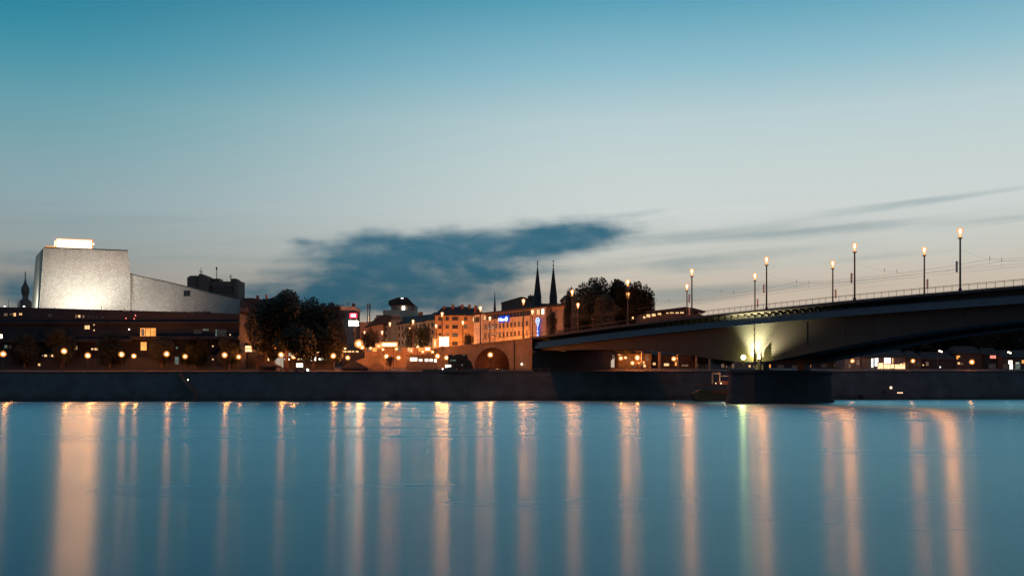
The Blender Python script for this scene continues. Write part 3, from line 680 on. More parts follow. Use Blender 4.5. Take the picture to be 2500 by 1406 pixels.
Ys = 540.0
ts = thing('twin_spired_church', at(1332,900,Ys), 'dark church with two tall pointed spires and crosses behind the hotel', 'church')
ks = Ys/F
for x, ytip, yc in ((1313,643,632),(1352,647,631)):
    b = Vector((ax(x,Ys), Ys+6, 0)); r = 9.2*ks
    tw = MB().lathe(b, [(r*1.05,az(905,Ys)),(r*1.05,az(742,Ys)),(r*1.25,az(741,Ys)),(r*1.25,az(739.5,Ys)),(r*1.0,az(738,Ys))], 8).build('tower', COPPER, ts)
    sp = MB().lathe(b, [(r*1.25,az(742,Ys)),(r*1.02,az(733,Ys)),(r*1.06,az(722,Ys)),(r*.90,az(712,Ys)),(r*.45,az(675,Ys)),(r*.14,az(651,Ys)),(r*.05,az(ytip,Ys))], 8).build('spire', ROOF, tw)
    m1 = MB(); m1.tube(b+UP*az(ytip+3,Ys), b+UP*az(yc,Ys), .2, .12, n=5); zc_ = az(yc+3,Ys); m1.tube(b+UP*zc_+Vector((-.7,0,0)), b+UP*zc_+Vector((.7,0,0)), .14, n=5); m1.ball(b+UP*az(ytip-2,Ys), .45, 8, 5); m1.build('cross', STEEL, tw)
fblk(ts, 'nave', COPPER, 1296, 1370, 741, Ys+14, 30)
mb = MB()
for x, yy in ((1292,720),(1296,717),(1299,721),(1302,718)): mb.lathe(Vector((ax(x,Ys),Ys+10,0)), [(2.2*ks,az(745,Ys)),(2.0*ks,az(yy+4,Ys)),(.2,az(yy-3,Ys))], 6)
mb.build('choir_pinnacles', COPPER, ts)
fblk(ts, 'choir', COPPER, 1289, 1303, 722, Ys+11, 8)
t = thing('thin_spire_church', at(1208,900,700), 'distant needle-thin church spire left of the hotel roof', 'church'); b = Vector((ax(1208,700),700,0)); kk = 700/F
MB().lathe(b, [(3*kk,az(900,700)),(3*kk,az(757,700))], 8).build('tower', COPPER, t); MB().lathe(b, [(3.2*kk,az(757,700)),(2*kk,az(740,700)),(.9*kk,az(722,700)),(.25*kk,az(709,700))], 8).build('spire', ROOF, t)

# ------------------------------------------------------------------ concert hall behind the hotel
Yk = 500.0
t = thing('concert_hall', at(1262,900,Yk), 'dark windowless hall with sloping roof rising behind the hotel', 'hall')
MB().prism([at(1224,900,Yk), at(1224,740,Yk), at(1272,726,Yk), at(1280,727,Yk), at(1300,735,Yk), at(1300,900,Yk)], (0,24,0)).build('wall', COPPER, t)
strip_ = MB(); P_ = [at(1223.5,739.3,Yk), at(1272,725.3,Yk), at(1280,726.3,Yk), at(1301,734.5,Yk)]
for a, b in zip(P_, P_[1:]): strip_.hexa(a+Vector((0,-.4,-.35)), b-a, (0,25,0), (0,0,.5))
strip_.build('roof', ROOF, t)

# ------------------------------------------------------------------ hotel
A = -BD; LH = 66.0; sl = 256.0     # facade runs parallel to the bridge
hp = br(sl, 50, 0)
ho = thing('hotel_building', Vector((hp.x,hp.y,12)), 'orange-lit four-storey hotel with blue illuminated signs beside the bridge', 'hotel')
zt = 37.0
mb = block(hp, A, LH, 16, 10, zt-3.0); mb.build('wall', PLAST, ho)
block(hp+ND*1.2, A, LH, 14, zt-3.0, zt-.3).build('attic_storey', PLAST, ho)
block(hp-A*.8-ND*.9, A, LH+1.6, 17.5, zt-.3, zt+.25).build('roof', ROOF, ho)
block(hp-A*.3-ND*.25, A, 6.2, 2, 10, zt-.32).build('corner_bay', WHITEP, ho)
fw = lambda s, z, w, h, m, fr=FRAME, off=0.0: window(ho, hp-ND*off, A, s, z, w, h, m, fr)
for i in range(19):
    s = 8.6+i*2.75
    if 41.5 < s < 53: continue
    for z in (18.0, 22.0, 26.0, 29.9):
        if z > 29 and s < 6: continue
        fw(s, z, 1.15, 1.9, E_DIM if (i*7+int(z)) % 23 == 0 else GLASS)
for i in range(15):
    s = 9.5+i*2.4
    if s < 44: window(ho, hp+ND*1.2, A, s, zt-2.7, 1.8, 1.9, GLASS, FRAME)
for i in range(3): window(ho, hp-ND*.25, A, .6+i*1.5, zt-3.6, 1.1, 2.0, GLASS if i else E_DIM, FRAME)
window(ho, hp+ND*1.2, A, 5.9, zt-2.8, 2.4, 2.0, E_WARM, FRAME)
# glazed violet stair tower at the right and its lit top windows
block(hp+A*43-ND*1.2, A, 10.2, 5, 10, zt-.32).build('stair_tower', PLAST, ho)
tp = hp-ND*1.2
window(ho, tp, A, 48.2, zt-3.2, 1.9, 2.2, E_BRIGHT if False else E_WARM, FRAME); window(ho, tp, A, 51.3, zt-3.2, 1.5, 2.2, E_BRIGHT, FRAME)
for z, h in ((29.5,1.4),(24.0,3.6),(21.6,1.2)): window(ho, tp, A, 49.2, z, .9, h, E_DIM, None)
for s in (15.5, 22.3, 29.0, 35.8, 41.0): MB().hexa(Vector((hp.x,hp.y,10))+A*s-ND*.14, A*.18, -ND*.12 if False else ND*.12, (0,0,zt-3.6-10)).build('downpipe', STEEL, ho)
for z in (26.6, 22.4):
    m1 = MB(); m1.hexa(Vector((hp.x,hp.y,z-.9))+A*59.0-ND*1.3, A*4.2, ND*1.25, (0,0,.25)); m1.hexa(Vector((hp.x,hp.y,z-.65))+A*59.0-ND*1.3, A*4.2, ND*.08, (0,0,.9)); m1.build('balcony', STEEL, ho)
MB().hexa(Vector((hp.x,hp.y,zt-.1))+A*(-.4), A*1.0, ND*1.0, (0,0,4.0)).build('chimney', BRICK, ho)
# signs
def facade_pt(x, w):   # s along facade A and point for a photo column
    u = (x-CX)/F; q = P0+ND*w; s = (q.x-u*q.y)/(u*BD.y-BD.x); return br(s, w, 0)
sg = facade_pt(1229, 49.3); zs_ = az(783.5, sg.y)
t = thing('hotel_roof_sign', Vector((sg.x,sg.y,zs_)), 'blue-white illuminated horizontal hotel sign with round emblem high on the facade', 'sign')
block(sg-A*3.4, A, 7.2, .25, zs_-.5, zs_+2.2).build('panel', E_BLUE, t)
text(t, 'Hilton', Vector((sg.x,sg.y,zs_))-A*.9-ND*.15, A, 2.1, E_BLUEW)
def ring(root, c, a, r, mat, w=.16, letter=None, lm=None):
    a, o_, i_ = frame_of(a); m1 = MB(); n = 24
    vs = []
    for i in range(n):
        q = 2*math.pi*i/n; d = a*math.cos(q)+UP*math.sin(q)
        vs += [c+d*r, c+d*(r-w), c+d*r+o_*.08, c+d*(r-w)+o_*.08]
    fs = []
    for i in range(n):
        j = (i+1) % n
        fs += [(4*i+2,4*j+2,4*j+3,4*i+3),(4*i,4*j,4*j+2,4*i+2),(4*i+1,4*i+3,4*j+3,4*j+1)]
    m1.add(vs, fs).build('emblem_ring', mat, root)
    if letter: text(root, letter, c-UP*r*.42+o_*.05, a, r*1.2, lm or mat, 'emblem_letter')
ring(t, Vector((sg.x,sg.y,zs_+.75))+A*2.5-ND*.2, A, .95, E_BLUEW, .25, 'H', E_BLUEW)
sv = facade_pt(1313, 47.6)
kv = sv.y/F
t = thing('hotel_blade_sign', Vector((sv.x,sv.y,az(826,sv.y))), 'tall vertical blue neon hotel sign with round emblem above stacked letters', 'sign')
block(sv-A*.75, A, 1.5, .3, az(829,sv.y), az(789,sv.y)).build('panel', E_BLUE, t)
cc = Vector((sv.x,sv.y,az(783,sv.y))); 
m1 = MB(); a_, o_, i_ = frame_of(A); m1.prism([cc+a_*1.35*math.cos(q*math.pi/10)+UP*1.35*math.sin(q*math.pi/10) for q in range(20)], i_*.25); m1.build('emblem_disc', E_BLUE, t)
ring(t, cc+o_*.08, A, 1.25, E_BLUEW, .2, 'H', E_BLUEW)
for i, l in enumerate('HILTON'): text(t, l, Vector((sv.x,sv.y,az(796.0+i*6.3,sv.y)))+o_*.05, A, 1.35, E_BLUEW, 'letter')
# pinkish-white crown cornice etc handled by lamps

# little tower house right of the hotel
Yt = 455.0
t = thing('turret_house', at(1383,900,Yt), 'dark turret house with hipped roof and small lit windows by the trees', 'house')
fblk(t, 'wall', BRICK, 1371, 1397, 731, Yt, 9); b0_ = at(1371,731,Yt)
gable_roof((ax(1370,Yt),Yt), (1,0), 27*Yt/F, 9, az(731,Yt), 2.4, .3, 2.2).build('roof', TILE, t)
for i in range(5): pxwin(t, 1379+i*3.4, 735.5, 1.9, 4.5, Yt, E_DIM)

# ------------------------------------------------------------------ street houses
Yo = 452.0
t = thing('corner_house', at(1110,900,Yo), 'ochre corner house with dark hipped roof lit orange, left of the hotel', 'house')
fblk(t, 'wall', OCHRE, 1062, 1161, 768.6, Yo, 14); gable_roof((ax(1062,Yo),Yo), (1,0), 99*Yo/F, 14, az(768.6,Yo), 4.2, .5, 3.5).build('roof', ROOF, t)
for x in (1080, 1101, 1124, 1142):
    m1 = MB().box(ax(x,Yo), ax(x+6,Yo), Yo+5, Yo+6.2, az(760,Yo), az(741 if x > 1100 else 745,Yo)); m1.build('chimney', BRICK, t)
for y in (778, 798, 818, 838):
    for x in (1074,1092,1111,1137): pxwin(t, x, y, 13 if x == 1111 else 6.5, 8, Yo, E_DIM if (x, y) in ((1111,818),(1137,798)) else GLASS, fr=FRAME)
pxwin(t, 1157.5, 780, 5.5, 12, Yo, E_WARM, fr=FRAME)
names = [('street_house','white-plastered street house with long dark roof at the left end of the row',WHITEP,392,44,36.0,4.4),
         ('street_house','pale street house in the middle of the lit row behind the street trees',PLAST,346,44,36.6,4.0),
         ('street_house','ochre street house next to the ochre corner house, behind street trees',OCHRE,304,36,37.0,4.2)]
for nm, lab, mt, s, L_, zt_, rh in names:
    p = br(s,52,0); t = thing(nm, Vector((p.x,p.y,12)), lab, 'house', 'street houses along the approach road')
    block(p, A, L_, 13, 10, zt_).build('wall', mt, t); gable_roof(p, A, L_, 13, zt_, rh, .5).build('roof', ROOF, t)
    for i in range(int(L_/3.4)):
        for z in (18, 22, 26, 30, 33.4):
            if z < zt_-2.4: window(t, p, A, 2+i*3.4, z, 1.2, 1.9, E_WARM if (i*5+int(z)) % 13 == 0 else GLASS, FRAME)
    q = p+A*(L_*.62)+ND*6; MB().hexa(Vector((q.x,q.y,zt_+1)), A*3, ND*1, (0,0,rh+.6)).build('chimney', BRICK, t)
    d = p+A*(L_*.25)+ND*.6; m1 = MB(); m1.hexa(Vector((d.x,d.y,zt_+.2)), A*6, ND*4, (0,0,2.3)); m1.build('dormer', mt, t)
    for i in range(3): window(t, d, A, 1+i*2, zt_+.5, 1.1, 1.5, GLASS, FRAME)
Yg = 560.0
t = thing('stepped_modern_building', at(975,900,Yg), 'stepped modern building with dark faceted top and one round bright window', 'building')
fblk(t, 'lower_storey', PLAST, 935, 1013, 757, Yg, 20); fblk(t, 'terrace_storey', PLAST, 918, 985, 769, Yg-4, 20); fblk(t, 'main_block', CONC, 955, 1013, 744, Yg+3, 16)
MB().prism([at(948,744,Yg+1), at(949,734,Yg+1), at(972,726,Yg+1), at(994,726,Yg+1), at(1007,740,Yg+1), at(1013,744,Yg+1)], (0,14,0)).build('roof', ROOF, t)
window(t, (ax(985,Yg+1.9),Yg+1.9), (1,0), 0, az(757,Yg+2), 7*Yg/F, 9.5*Yg/F, E_BRIGHT, FRAME); window(t, (ax(982,Yg+.9),Yg+.9), (1,0), 0, az(729.5,Yg+1), 6*Yg/F, 2.6*Yg/F, E_WHITE2, None)
for y in (750, 762): fblk(t, 'window_band', GLASS, 937, 978, y-1+8, Yg-.3 if y > 755 else Yg+2.7, .2, y+4+8)
t = thing('glazed_house', at(968,900,505), 'pale house with a tall strip of dark glazing below the stepped building', 'house')
fblk(t, 'wall', CONC, 945, 978, 769, 505, 10)
for i in range(6): pxwin(t, 951+i*4.6, 776, 3.2, 9, 505, GLASS, fr=FRAME)

# dark roofscape house left of the trees, near the hall
Yn = 345.0
t = thing('gabled_house', at(620,905,Yn), 'dark gabled house with reddish lit gable wall between the hall and the big tree', 'house')
MB().prism([at(586,905,Yn), at(586,736,Yn), at(590,729,Yn), at(604,746,Yn), at(604,905,Yn)], (0,10,0)).build('gable_wall', VILLA2, t)
MB().prism([at(604.2,905,Yn+.5), at(604.2,748,Yn+.5), at(590,728,Yn+.5), at(614,727,Yn+.5), at(650,732,Yn+.5), at(650,905,Yn+.5)], (0,9,0)).build('wing', PODM, t)
fblk(t, 'chimney', BRICK, 625.5, 631, 721, Yn+3, 1.2, 735); fblk(t, 'chimney', BRICK, 648, 651.5, 719, Yn+4, 1, 740)
fblk(t, 'balcony', DARKCONC, 585, 605, 752, Yn-1.2, 1.2, 760)

# ------------------------------------------------------------------ building with roof letters, red and white signs
Yr = 470.0
t = thing('shop_building', at(815,900,Yr), 'dark shop building with a red-lit roof band and rooftop letters behind the trees', 'building')
fblk(t, 'wall', PODM, 770, 866, 757, Yr, 16); fblk(t, 'roof_band', PINKP, 770, 867, 748.5, Yr-.4, 17, 757)
fblk(t, 'roof_plant', STEEL, 859.5, 866, 740, Yr+2, 3, 748.5); fblk(t, 'light_strip', E_DIM, 834, 846, 753.2, Yr-.6, .15, 754.4)
t2 = thing('roof_letters', at(830,747,Yr), 'row of dark rooftop letters and a round emblem standing against the sky', 'sign')
text(t2, 'OELLER', at(829,746.5,Yr), (1,0), 1.35, STEEL)
MB().box(ax(813,Yr), ax(845,Yr), Yr-.02, Yr+.1, az(747.6,Yr), az(746.9,Yr)).build('rail', STEEL, t2)
ring(t2, at(850,742,Yr), (1,0), .85, STEEL, .16, 'M', STEEL)
t = thing('red_sign', at(862.5,780,460), 'glowing red rooftop sign box with a white-hot middle', 'sign')
fblk(t, 'panel', E_RED, 853.5, 871.5, 764.5, 460, .5, 776); fblk(t, 'core', E_REDW, 857, 868, 767, 459.6, .3, 773)
fblk(t, 'support', STEEL, 855, 856, 776, 460.1, .3, 800); fblk(t, 'support', STEEL, 869, 870, 776, 460.1, .3, 800)
t = thing('white_sign', at(863,796,455), 'dazzling white illuminated sign box right below the red sign', 'sign')
fblk(t, 'panel', E_WHITE, 852, 874.5, 783.5, 455, .6, 794.5); fblk(t, 'support', STEEL, 862, 864, 794.5, 455.1, .4, 830)
for x, lab in ((897,'thin dark twin mast, left one beside the sign building'),(902.5,'thicker dark mast with antenna panels beside the sign building')):
    t = thing('antenna_mast', at(x,775,480), lab, 'mast'); MB().tube(at(x,790,480), at(x,741 if x > 900 else 742,480), .22 if x < 900 else .3, n=6).build('pole', STEEL, t)
    MB().tube(at(x+.8,755,480), at(x+.8,742,480), .35, n=6).build('antenna', STEEL, t)
t = thing('block_house', at(890,900,500), 'pale low block with dark sloping roof under the antenna masts', 'house')
fblk(t, 'wall', PINKP, 872, 935, 786, 500, 10)
MB().prism([at(890,800,498), at(905,786,498), at(930,770,498), at(948,768,498), at(948,790,498), at(925,792,498)], (0,10,0)).build('roof', ROOF, t)
pxwin(t, 901, 778, 2.5, 10, 497.8, E_WARM)

# ------------------------------------------------------------------ pavilion with ribbon windows by the bridge
Yv = 345.0
t = thing('riverside_pavilion', at(1640,900,Yv), 'long pavilion with overhanging low roof and a ribbon of lit windows behind the bridge', 'pavilion')
for x_ in (1568, 1610, 1655, 1700, 1732):
    q_ = at(x_,840,Yv+6); MB().tube((q_.x,q_.y,gz(q_.x,q_.y)-.3), q_, .35, n=8).build('support_column', CONC, t)
MB().prism([at(1562,842,Yv), at(1562,768,Yv), at(1595,764.5,Yv), at(1705,765,Yv), at(1727,775,Yv), at(1736,842,Yv)], (0,16,0)).build('wall', DARKCONC, t)
MB().prism([at(1575,760.5,Yv-2), at(1640,753,Yv-2), at(1672,749,Yv-2), at(1690,751,Yv-2), at(1725,760,Yv-2), at(1722,762.5,Yv-2), at(1690,759,Yv-2), at(1600,761.8,Yv-2), at(1575,763.2,Yv-2)], (0,20,0)).build('roof', ROOF, t)
for x, y, w, h in ((1573,775,5,5),(1583,771,9,7),(1596,769,9,6),(1610,766.5,8,4),(1629,764.3,6,2),(1640,763.8,9,2.6),(1653,763.8,8,2.8),(1665,763.5,9,3.4)): pxwin(t, x, y, w, h, Yv-.15, E_WARM)
pxwin(t, 1708, 764.5, 7, 2.5, Yv-.15, E_DIM); pxwin(t, 1545, 776, 4, 5, Yv-1.5, E_WARM)

# ------------------------------------------------------------------ trees
def make_tree_mesh(seed, H_, Rr, zlow, n, leaf, lobes=9, droop=0):
    rn = random.Random(seed); tr = MB(); top = H_*.62
    tr.tube((0,0,0), (0,0,H_*.25), Rr*.055+.12, Rr*.045+.1, 8); tr.tube((0,0,H_*.25), (rn.uniform(-.4,.4),rn.uniform(-.4,.4),top), Rr*.045+.1, .08, 8)
    bl = []; zc_ = (zlow+H_)/2; rz = (H_-zlow)/2
    for i in range(lobes):
        a = 2*math.pi*i/lobes+rn.uniform(-.4,.4); f = rn.uniform(.35,.68); hh = rn.uniform(-.55,.62); r = rn.uniform(.32,.5)
        sh = math.sqrt(max(.15, 1-hh*hh)); c = Vector((math.cos(a)*Rr*f*sh, math.sin(a)*Rr*f*sh, zc_+hh*rz))
        bl.append((c.x,c.y,c.z,Rr*r,Rr*r,rz*r*(1+droop))); tr.tube((0,0,H_*rn.uniform(.22,.4)), c, Rr*.02+.05, .04, 5)
    bl.append((0,0,zc_+rz*.50,Rr*.45,Rr*.45,rz*.5)); bl.append((0,0,zc_-rz*.1,Rr*.5,Rr*.5,rz*.5))
    for i in range(10):
        a = rn.uniform(0,6.28); hh = rn.uniform(-.6,.9); sh = math.sqrt(max(.1,1-hh*hh)); bl.append((math.cos(a)*Rr*.86*sh, math.sin(a)*Rr*.86*sh, zc_+hh*rz*.9, Rr*.15, Rr*.15, rz*.13))
    return tr, leaf_cloud(rn, bl, n, leaf)
PROTO = {}
def proto(key, *a):
    tr, lf = make_tree_mesh(*a)
    me = {}
    for nm, b, m in (('trunk', tr, BARK), ('crown', lf, LEAF)):
        o = b.build(nm, m); me[nm] = o.data; bpy.data.objects.remove(o)
    PROTO[key] = me
proto('a', 11, 25, 10, 1.6, 22000, .5, 15); proto('b', 23, 24, 9, 1.2, 20000, .5, 14); proto('c', 37, 12, 4.4, 3, 3000, .27, 7); proto('w', 51, 25, 10, .8, 20000, .48, 15, .5)
def tree(key, x, ytop, Y, halfpx, label, zb_=None, name='tree', rot=0, group=None):
    X = ax(x, Y); z0 = gz(X, Y) if zb_ is None else zb_; hh = az(ytop, Y)-z0; base = {'a':(25,10),'b':(24,9),'c':(12,4.4),'w':(25,10)}[key]
    t = thing(name, (X,Y,z0), label, 'tree', group); t.rotation_euler = (0,0,rot); s = halfpx*Y/F/base[1]; t.scale = (s, s, hh/base[0])
    for nm, me in PROTO[key].items():
        o = bpy.data.objects.new(nm, me); C.objects.link(o); o.parent = t
    return t
tree('a', 700, 708, 314, 78, 'huge broad dark tree on the promenade left of the red sign', rot=.5)
tree('a', 650, 728, 318, 58, 'dark tree crowding the left flank of the hugest tree', rot=2)
tree('b', 765, 724, 319, 50, 'dark tree between the hugest tree and its smaller right neighbour', rot=1)
tree('b', 812, 738, 322, 44, 'rounded dark tree just left of the red sign', rot=2.6)
tree('a', 1448, 677, 366, 58, 'tall dark tree right of the hotel, first of the big clump', rot=1)
tree('a', 1506, 681, 372, 62, 'tall dark tree in the middle of the clump behind the bridge lamps', rot=3)
tree('a', 1556, 686, 362, 52, 'drooping willow-like tree at the right end of the big clump', rot=4)
tree('b', 1395, 700, 376, 22, 'narrow spiky tree left of the big clump, beside the turret house', rot=.3)
tree('b', 1415, 735, 372, 34, 'lower dark tree in front of the turret house', rot=5)
tree('b', 1478, 720, 350, 46, 'lower dark tree filling the foot of the big clump', rot=2.2)
tree('c', 1346, 750, 398, 14, 'small tree before the right end of the hotel', zb_=14, rot=1)
tree('c', 1003, 785, 405, 26, 'orange-lit street tree left of the billboard, largest of three', zb_=11, rot=1)
tree('c', 1034, 788, 412, 24, 'orange-lit street tree nearest the blazing square billboard', zb_=11, rot=2)
tree('c', 905, 800, 430, 24, 'orange-lit street tree above the long glowing sign', zb_=11, rot=3)
tree('c', 1145, 812, 420, 14, 'small dark bush-like tree at the corner of the ochre house', zb_=14, rot=3)
tree('c', 952, 868, 303, 14, 'small round dark tree on the promenade by the globe lamps', rot=.7)
for i, (x, yt, hw, Y) in enumerate([(150,802,38,319),(268,808,34,318),(395,822,34,318),(478,826,36,319),(560,824,32,318),(60,812,40,319)]):
    tree('b' if i % 2 else 'a', x, yt, Y, hw, ['dark plane tree behind the two left globe lamps','dark plane tree left of the paired globe lamps','dark plane tree just below the orange lounge window','dark plane tree behind the green-lit doorway','dark plane tree at the right end of the terraced building','dark plane tree at the far left of the promenade'][i], rot=i*1.3, group='plane trees along the promenade')
for i, (x, yt, hw, Y) in enumerate([(2040,782,60,405),(2130,790,60,412),(2230,772,66,410),(2330,765,64,415),(2420,760,60,408),(2500,768,66,412),(2600,760,70,410),(1965,800,44,420),(1720,846,34,372),(1770,842,30,378)]):
    tree('ab'[i % 2], x, yt, Y, hw, ['black tree behind the white villas under the bridge','black tree over the brightest restaurant front','black tree left of the flat-headed lamp in the middle','black tree right of the flat-headed lamp in the middle','black tree above the red window on the right bank','black tree over the white kiosk at the right edge','black tree beyond the right edge of the view','black tree behind the bridge pier','low dark tree under the girder left of the floodlight','low dark tree right behind the floodlit pier side'][i], rot=i*1.1, group='trees on the right bank')

# ------------------------------------------------------------------ promenade lamps
def globe_lamp(x, y, Y, label, group, r=.52, mat=E_GLOBE):
    X = ax(x, Y); zt_ = az(y, Y); z0 = gz(X, Y); b = Vector((X, Y, z0)); t = thing('globe_lamp', b, label, 'street lamp', group)
    MB().tube(b, b+UP*.5, .16, .12, 8).build('base', POSTM, t); MB().tube(b+UP*.5, Vector((X,Y,zt_-r*.6)), .07, .05, 7).build('pole', POSTM, t)
    MB().ball((X,Y,zt_), r*1.6, 14, 9).build('globe', GLOW, t, True); MB().ball((X,Y,zt_), r*.7, 10, 7).build('bulb', mat, t, True); bulb_light((X,Y,zt_), 1050 if mat == E_GLOBE else 500, LCOL, r*.8, t); MB().lathe((X,Y,zt_-r*1.25), [(.06,0),(r*.9,.12),(r*1.1,.32),(r*.9,.36),(.06,.16)], 12).build('downlight_shield', POSTM, t); MB().lathe((X,Y,zt_+r*1.3), [(.2,0),(.16,.1),(.03,.2)], 8).build('cap', POSTM, t)  # globe is swollen into a shell that draws the halo; dish below it is added to keep its light off the ground
fr_ = [(8,864),(156.6,857),(214.5,867.6),(297,865),(407,864),(548.6,866.6),(686,866),(814,868.6),(943.5,870),(1068,869)]
for i, (x, y) in enumerate(fr_): globe_lamp(x, y, bankY(ax(x,296))+8.5, f'bright globe lamp in the front promenade row, {ORD[i]} from the left', 'front row of promenade globe lamps', .56)
globe_lamp(1197, 866, bankY(ax(1197,318))+9, 'bright globe lamp standing before the arch of the viaduct', 'front row of promenade globe lamps', .56)
bk_ = [(327,869),(452,870),(583,871),(716.6,871),(849,873),(973,873),(1090,873)]
for i, (x, y) in enumerate(bk_): globe_lamp(x, y, bankY(ax(x,305))+18, f'smaller globe lamp in the rear promenade row, {ORD[i]} from the left', 'rear row of promenade globe lamps', .5, E_GLOBE2 if i in (1,2,3) else E_GLOBE)
for x, y, Y, r, mt, lab in [(650.6,850,340,.5,E_GLOBE2,'street globe right of the left lit canopy, lowest of three'),(661,847,340,.55,E_GLOBE2,'street globe in the middle of three right of the left canopy'),(673,847,340,.5,E_GLOBE2,'street globe, rightmost of three under the hugest tree'),(711,844.5,340,.7,E_GLOBE2,'larger street globe under the right side of the hugest tree'),(721,838,345,.5,E_GLOBE2,'raised street globe under the right side of the hugest tree'),(795,841,340,.5,E_GLOBE2,'street globe at the right tip of the triangular lit canopy'),(830,848,345,.55,E_GLOBE2,'street globe between the lit canopy and the white sign'),(876,839,345,.95,E_GLOBE,'big glaring street globe below the white sign'),(884,848,348,.6,E_GLOBE2,'flat street globe just under the big glaring one'),
    (1515.5,874.5,352,.5,E_GLOBE2,'globe lamp just right of the dark bridge abutment'),(1527,873,356,.4,E_GLOBE2,'fainter globe lamp second right of the bridge abutment'),(1556,873,352,.65,E_GLOBE,'brightest globe lamp under the side span of the bridge'),(1645,875.6,352,.55,E_GLOBE2,'lone globe lamp under the side span near the floodlit girder'),(1544,886,362,.5,E_GLOBE2,'low globe below the brightest side-span lamp, left of three'),(1557.6,886,362,.4,E_GLOBE2,'low globe below the brightest side-span lamp, middle of three'),(1569,885,362,.5,E_GLOBE2,'low globe below the brightest side-span lamp, right of three'),
    (2081,881,366,.5,E_GLOBE2,'globe lamp before the white villas right of the pier'),(2228.6,881,368,.5,E_GLOBE2,'globe lamp right of the bright restaurant front'),(2372.4,883.5,372,.6,E_GLOBE2,'globe lamp standing alone on the right bank')]:
    globe_lamp(x, y, Y, lab, 'globe lamps on the bank street', r, mt)
for x, y, lab in ((2115,853.6,'tall street lamp with tilted flat head above the white villas'),(2295,856,'tall street lamp with tilted flat head amid the dark right bank trees'),(2463,859,'tall street lamp with tilted flat head near the white kiosk')):
    Y = 368; X = ax(x,Y); z1 = az(y,Y); z0 = gz(X,Y); t = thing('tall_street_lamp', (X,Y,z0), lab, 'street lamp', 'tall lamps on the right bank')
    MB().tube((X-.9,Y,z0), (X-.9,Y,z1+.3), .11, .07, 7).build('pole', POSTM, t); MB().tube((X-.9,Y,z1+.3), (X,Y,z1+.25), .06, n=6).build('arm', POSTM, t)
    m1 = MB(); m1.hexa((X-.55,Y-.3,z1+.22), (1.15,0,-.45), (0,.6,0), (.1,0,.2)); m1.build('lamp_head', STEEL, t)
    m1 = MB(); m1.hexa((X-.5,Y-.32,z1-.2), (1.1,0,-.45), (0,.5,0), (.12,0,.4)); m1.build('lamp_panel', E_BRIGHT, t)

for x, y, Y, lab in [(700,852,342,'tiny street globe in the gap between the two lit canopies'),(736,852,343,'tiny street globe just left of the triangular lit canopy'),(812,853,350,'tiny street globe right of the triangular lit canopy'),(842,850,352,'tiny street globe above the bus shelter'),(905,850,366,'tiny street globe right of the big glaring one'),(935,853,366,'tiny street globe below the left end of the long glowing sign'),(968,852,366,'tiny street globe below the right end of the long glowing sign'),(1020,847,372,'tiny street globe among the orange-lit street trees'),(1032,859,364,'tiny street globe left of the small glowing box sign'),(1056,859,362,'tiny street globe under the narrow upright glowing sign'),(1103,849,370,'tiny street globe to the right of the square billboard'),(620,851,341,'tiny street globe inside the left lit canopy front')]:
    globe_lamp(x, y, Y, lab, 'tiny globe lamps along the town street', .42, E_GLOBE2)
# ------------------------------------------------------------------ promenade structures
def canopy(x0, x1, y0, y1, Y, label, roof_pts, name='lit_canopy'):
    t = thing(name, at((x0+x1)/2,905,Y), label, 'canopy'); ym = (y0+y1)/2
    fblk(t, 'light_band', E_SIGNW2, x0, x1, y0, Y, .4, ym-1.2); fblk(t, 'light_band', E_SIGNW2, x0+2, x1, ym+1.2, Y, .4, y1)
    fblk(t, 'back_wall', CANV, x0-2, x1+4, y1+.5, Y+3, .5, 905); MB().prism([at(x,y,Y-.2) for x,y in roof_pts], (0,4,0)).build('roof', TENT, t)
    for x in (x0+1, x1-1): MB().tube(at(x,y1,Y), at(x,905,Y), .12, n=6).build('post', STEEL, t)
    return t
canopy(585, 632, 844, 858, 333, 'brightly lit canopy with two glowing bands at the foot of the gabled house', [(583,843.5),(600,838),(632,841),(640,851),(636,853),(631,843.6)])
t = canopy(743, 792, 844, 861, 334, 'lit canopy with a glowing triangular gable under the promenade trees', [(741,843.4),(763,840),(780,827),(792,833),(793,836),(779,831),(764,843)])
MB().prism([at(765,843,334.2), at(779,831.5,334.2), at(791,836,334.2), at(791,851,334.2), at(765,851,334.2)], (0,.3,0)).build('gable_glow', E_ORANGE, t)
def tent(x0, xp, x1, yb, yp, Y, label):
    t = thing('market_tent', at(xp,905,Y), label, 'tent', 'dark tents on the promenade'); D = 7
    a, b, c, p = at(x0,yb,Y), at(x1,yb,Y), at(xp,yp,Y), Vector((0,D,0))
    top_ = c+Vector((0,D/2,0)); MB().add([a,b,b+p,a+p,top_,a-UP*.4,b-UP*.4,b+p-UP*.4,a+p-UP*.4], [(0,1,4),(1,2,4),(2,3,4),(3,0,4),(0,5,6,1),(1,6,7,2),(2,7,8,3),(3,8,5,0)]).build('roof', TENT, t)
    for q in (a, b, a+p, b+p): MB().tube(q-UP*.3, Vector((q.x,q.y,gz(q.x,q.y))), .06, n=5).build('pole', STEEL, t)
    fblk(t, 'side_wall', TENT, x0+3, x1-3, yb+1, Y+5, .2, 905)
tent(630, 650, 676, 893, 880, 309, 'dark peaked market tent under the hugest tree')
tent(832, 856, 900, 899, 877, 311, 'dark peaked market tent below the big glaring street globe')
t = thing('ramp_wall', at(880,905,328), 'pale sloping ramp wall with a low arch behind the right tent', 'wall')
MB().prism([at(858,905,328), at(870,880,328), at(905,868,328), at(952,866,328), at(952,905,328)], (0,1.2,0)).build('wall', BROWNST, t)
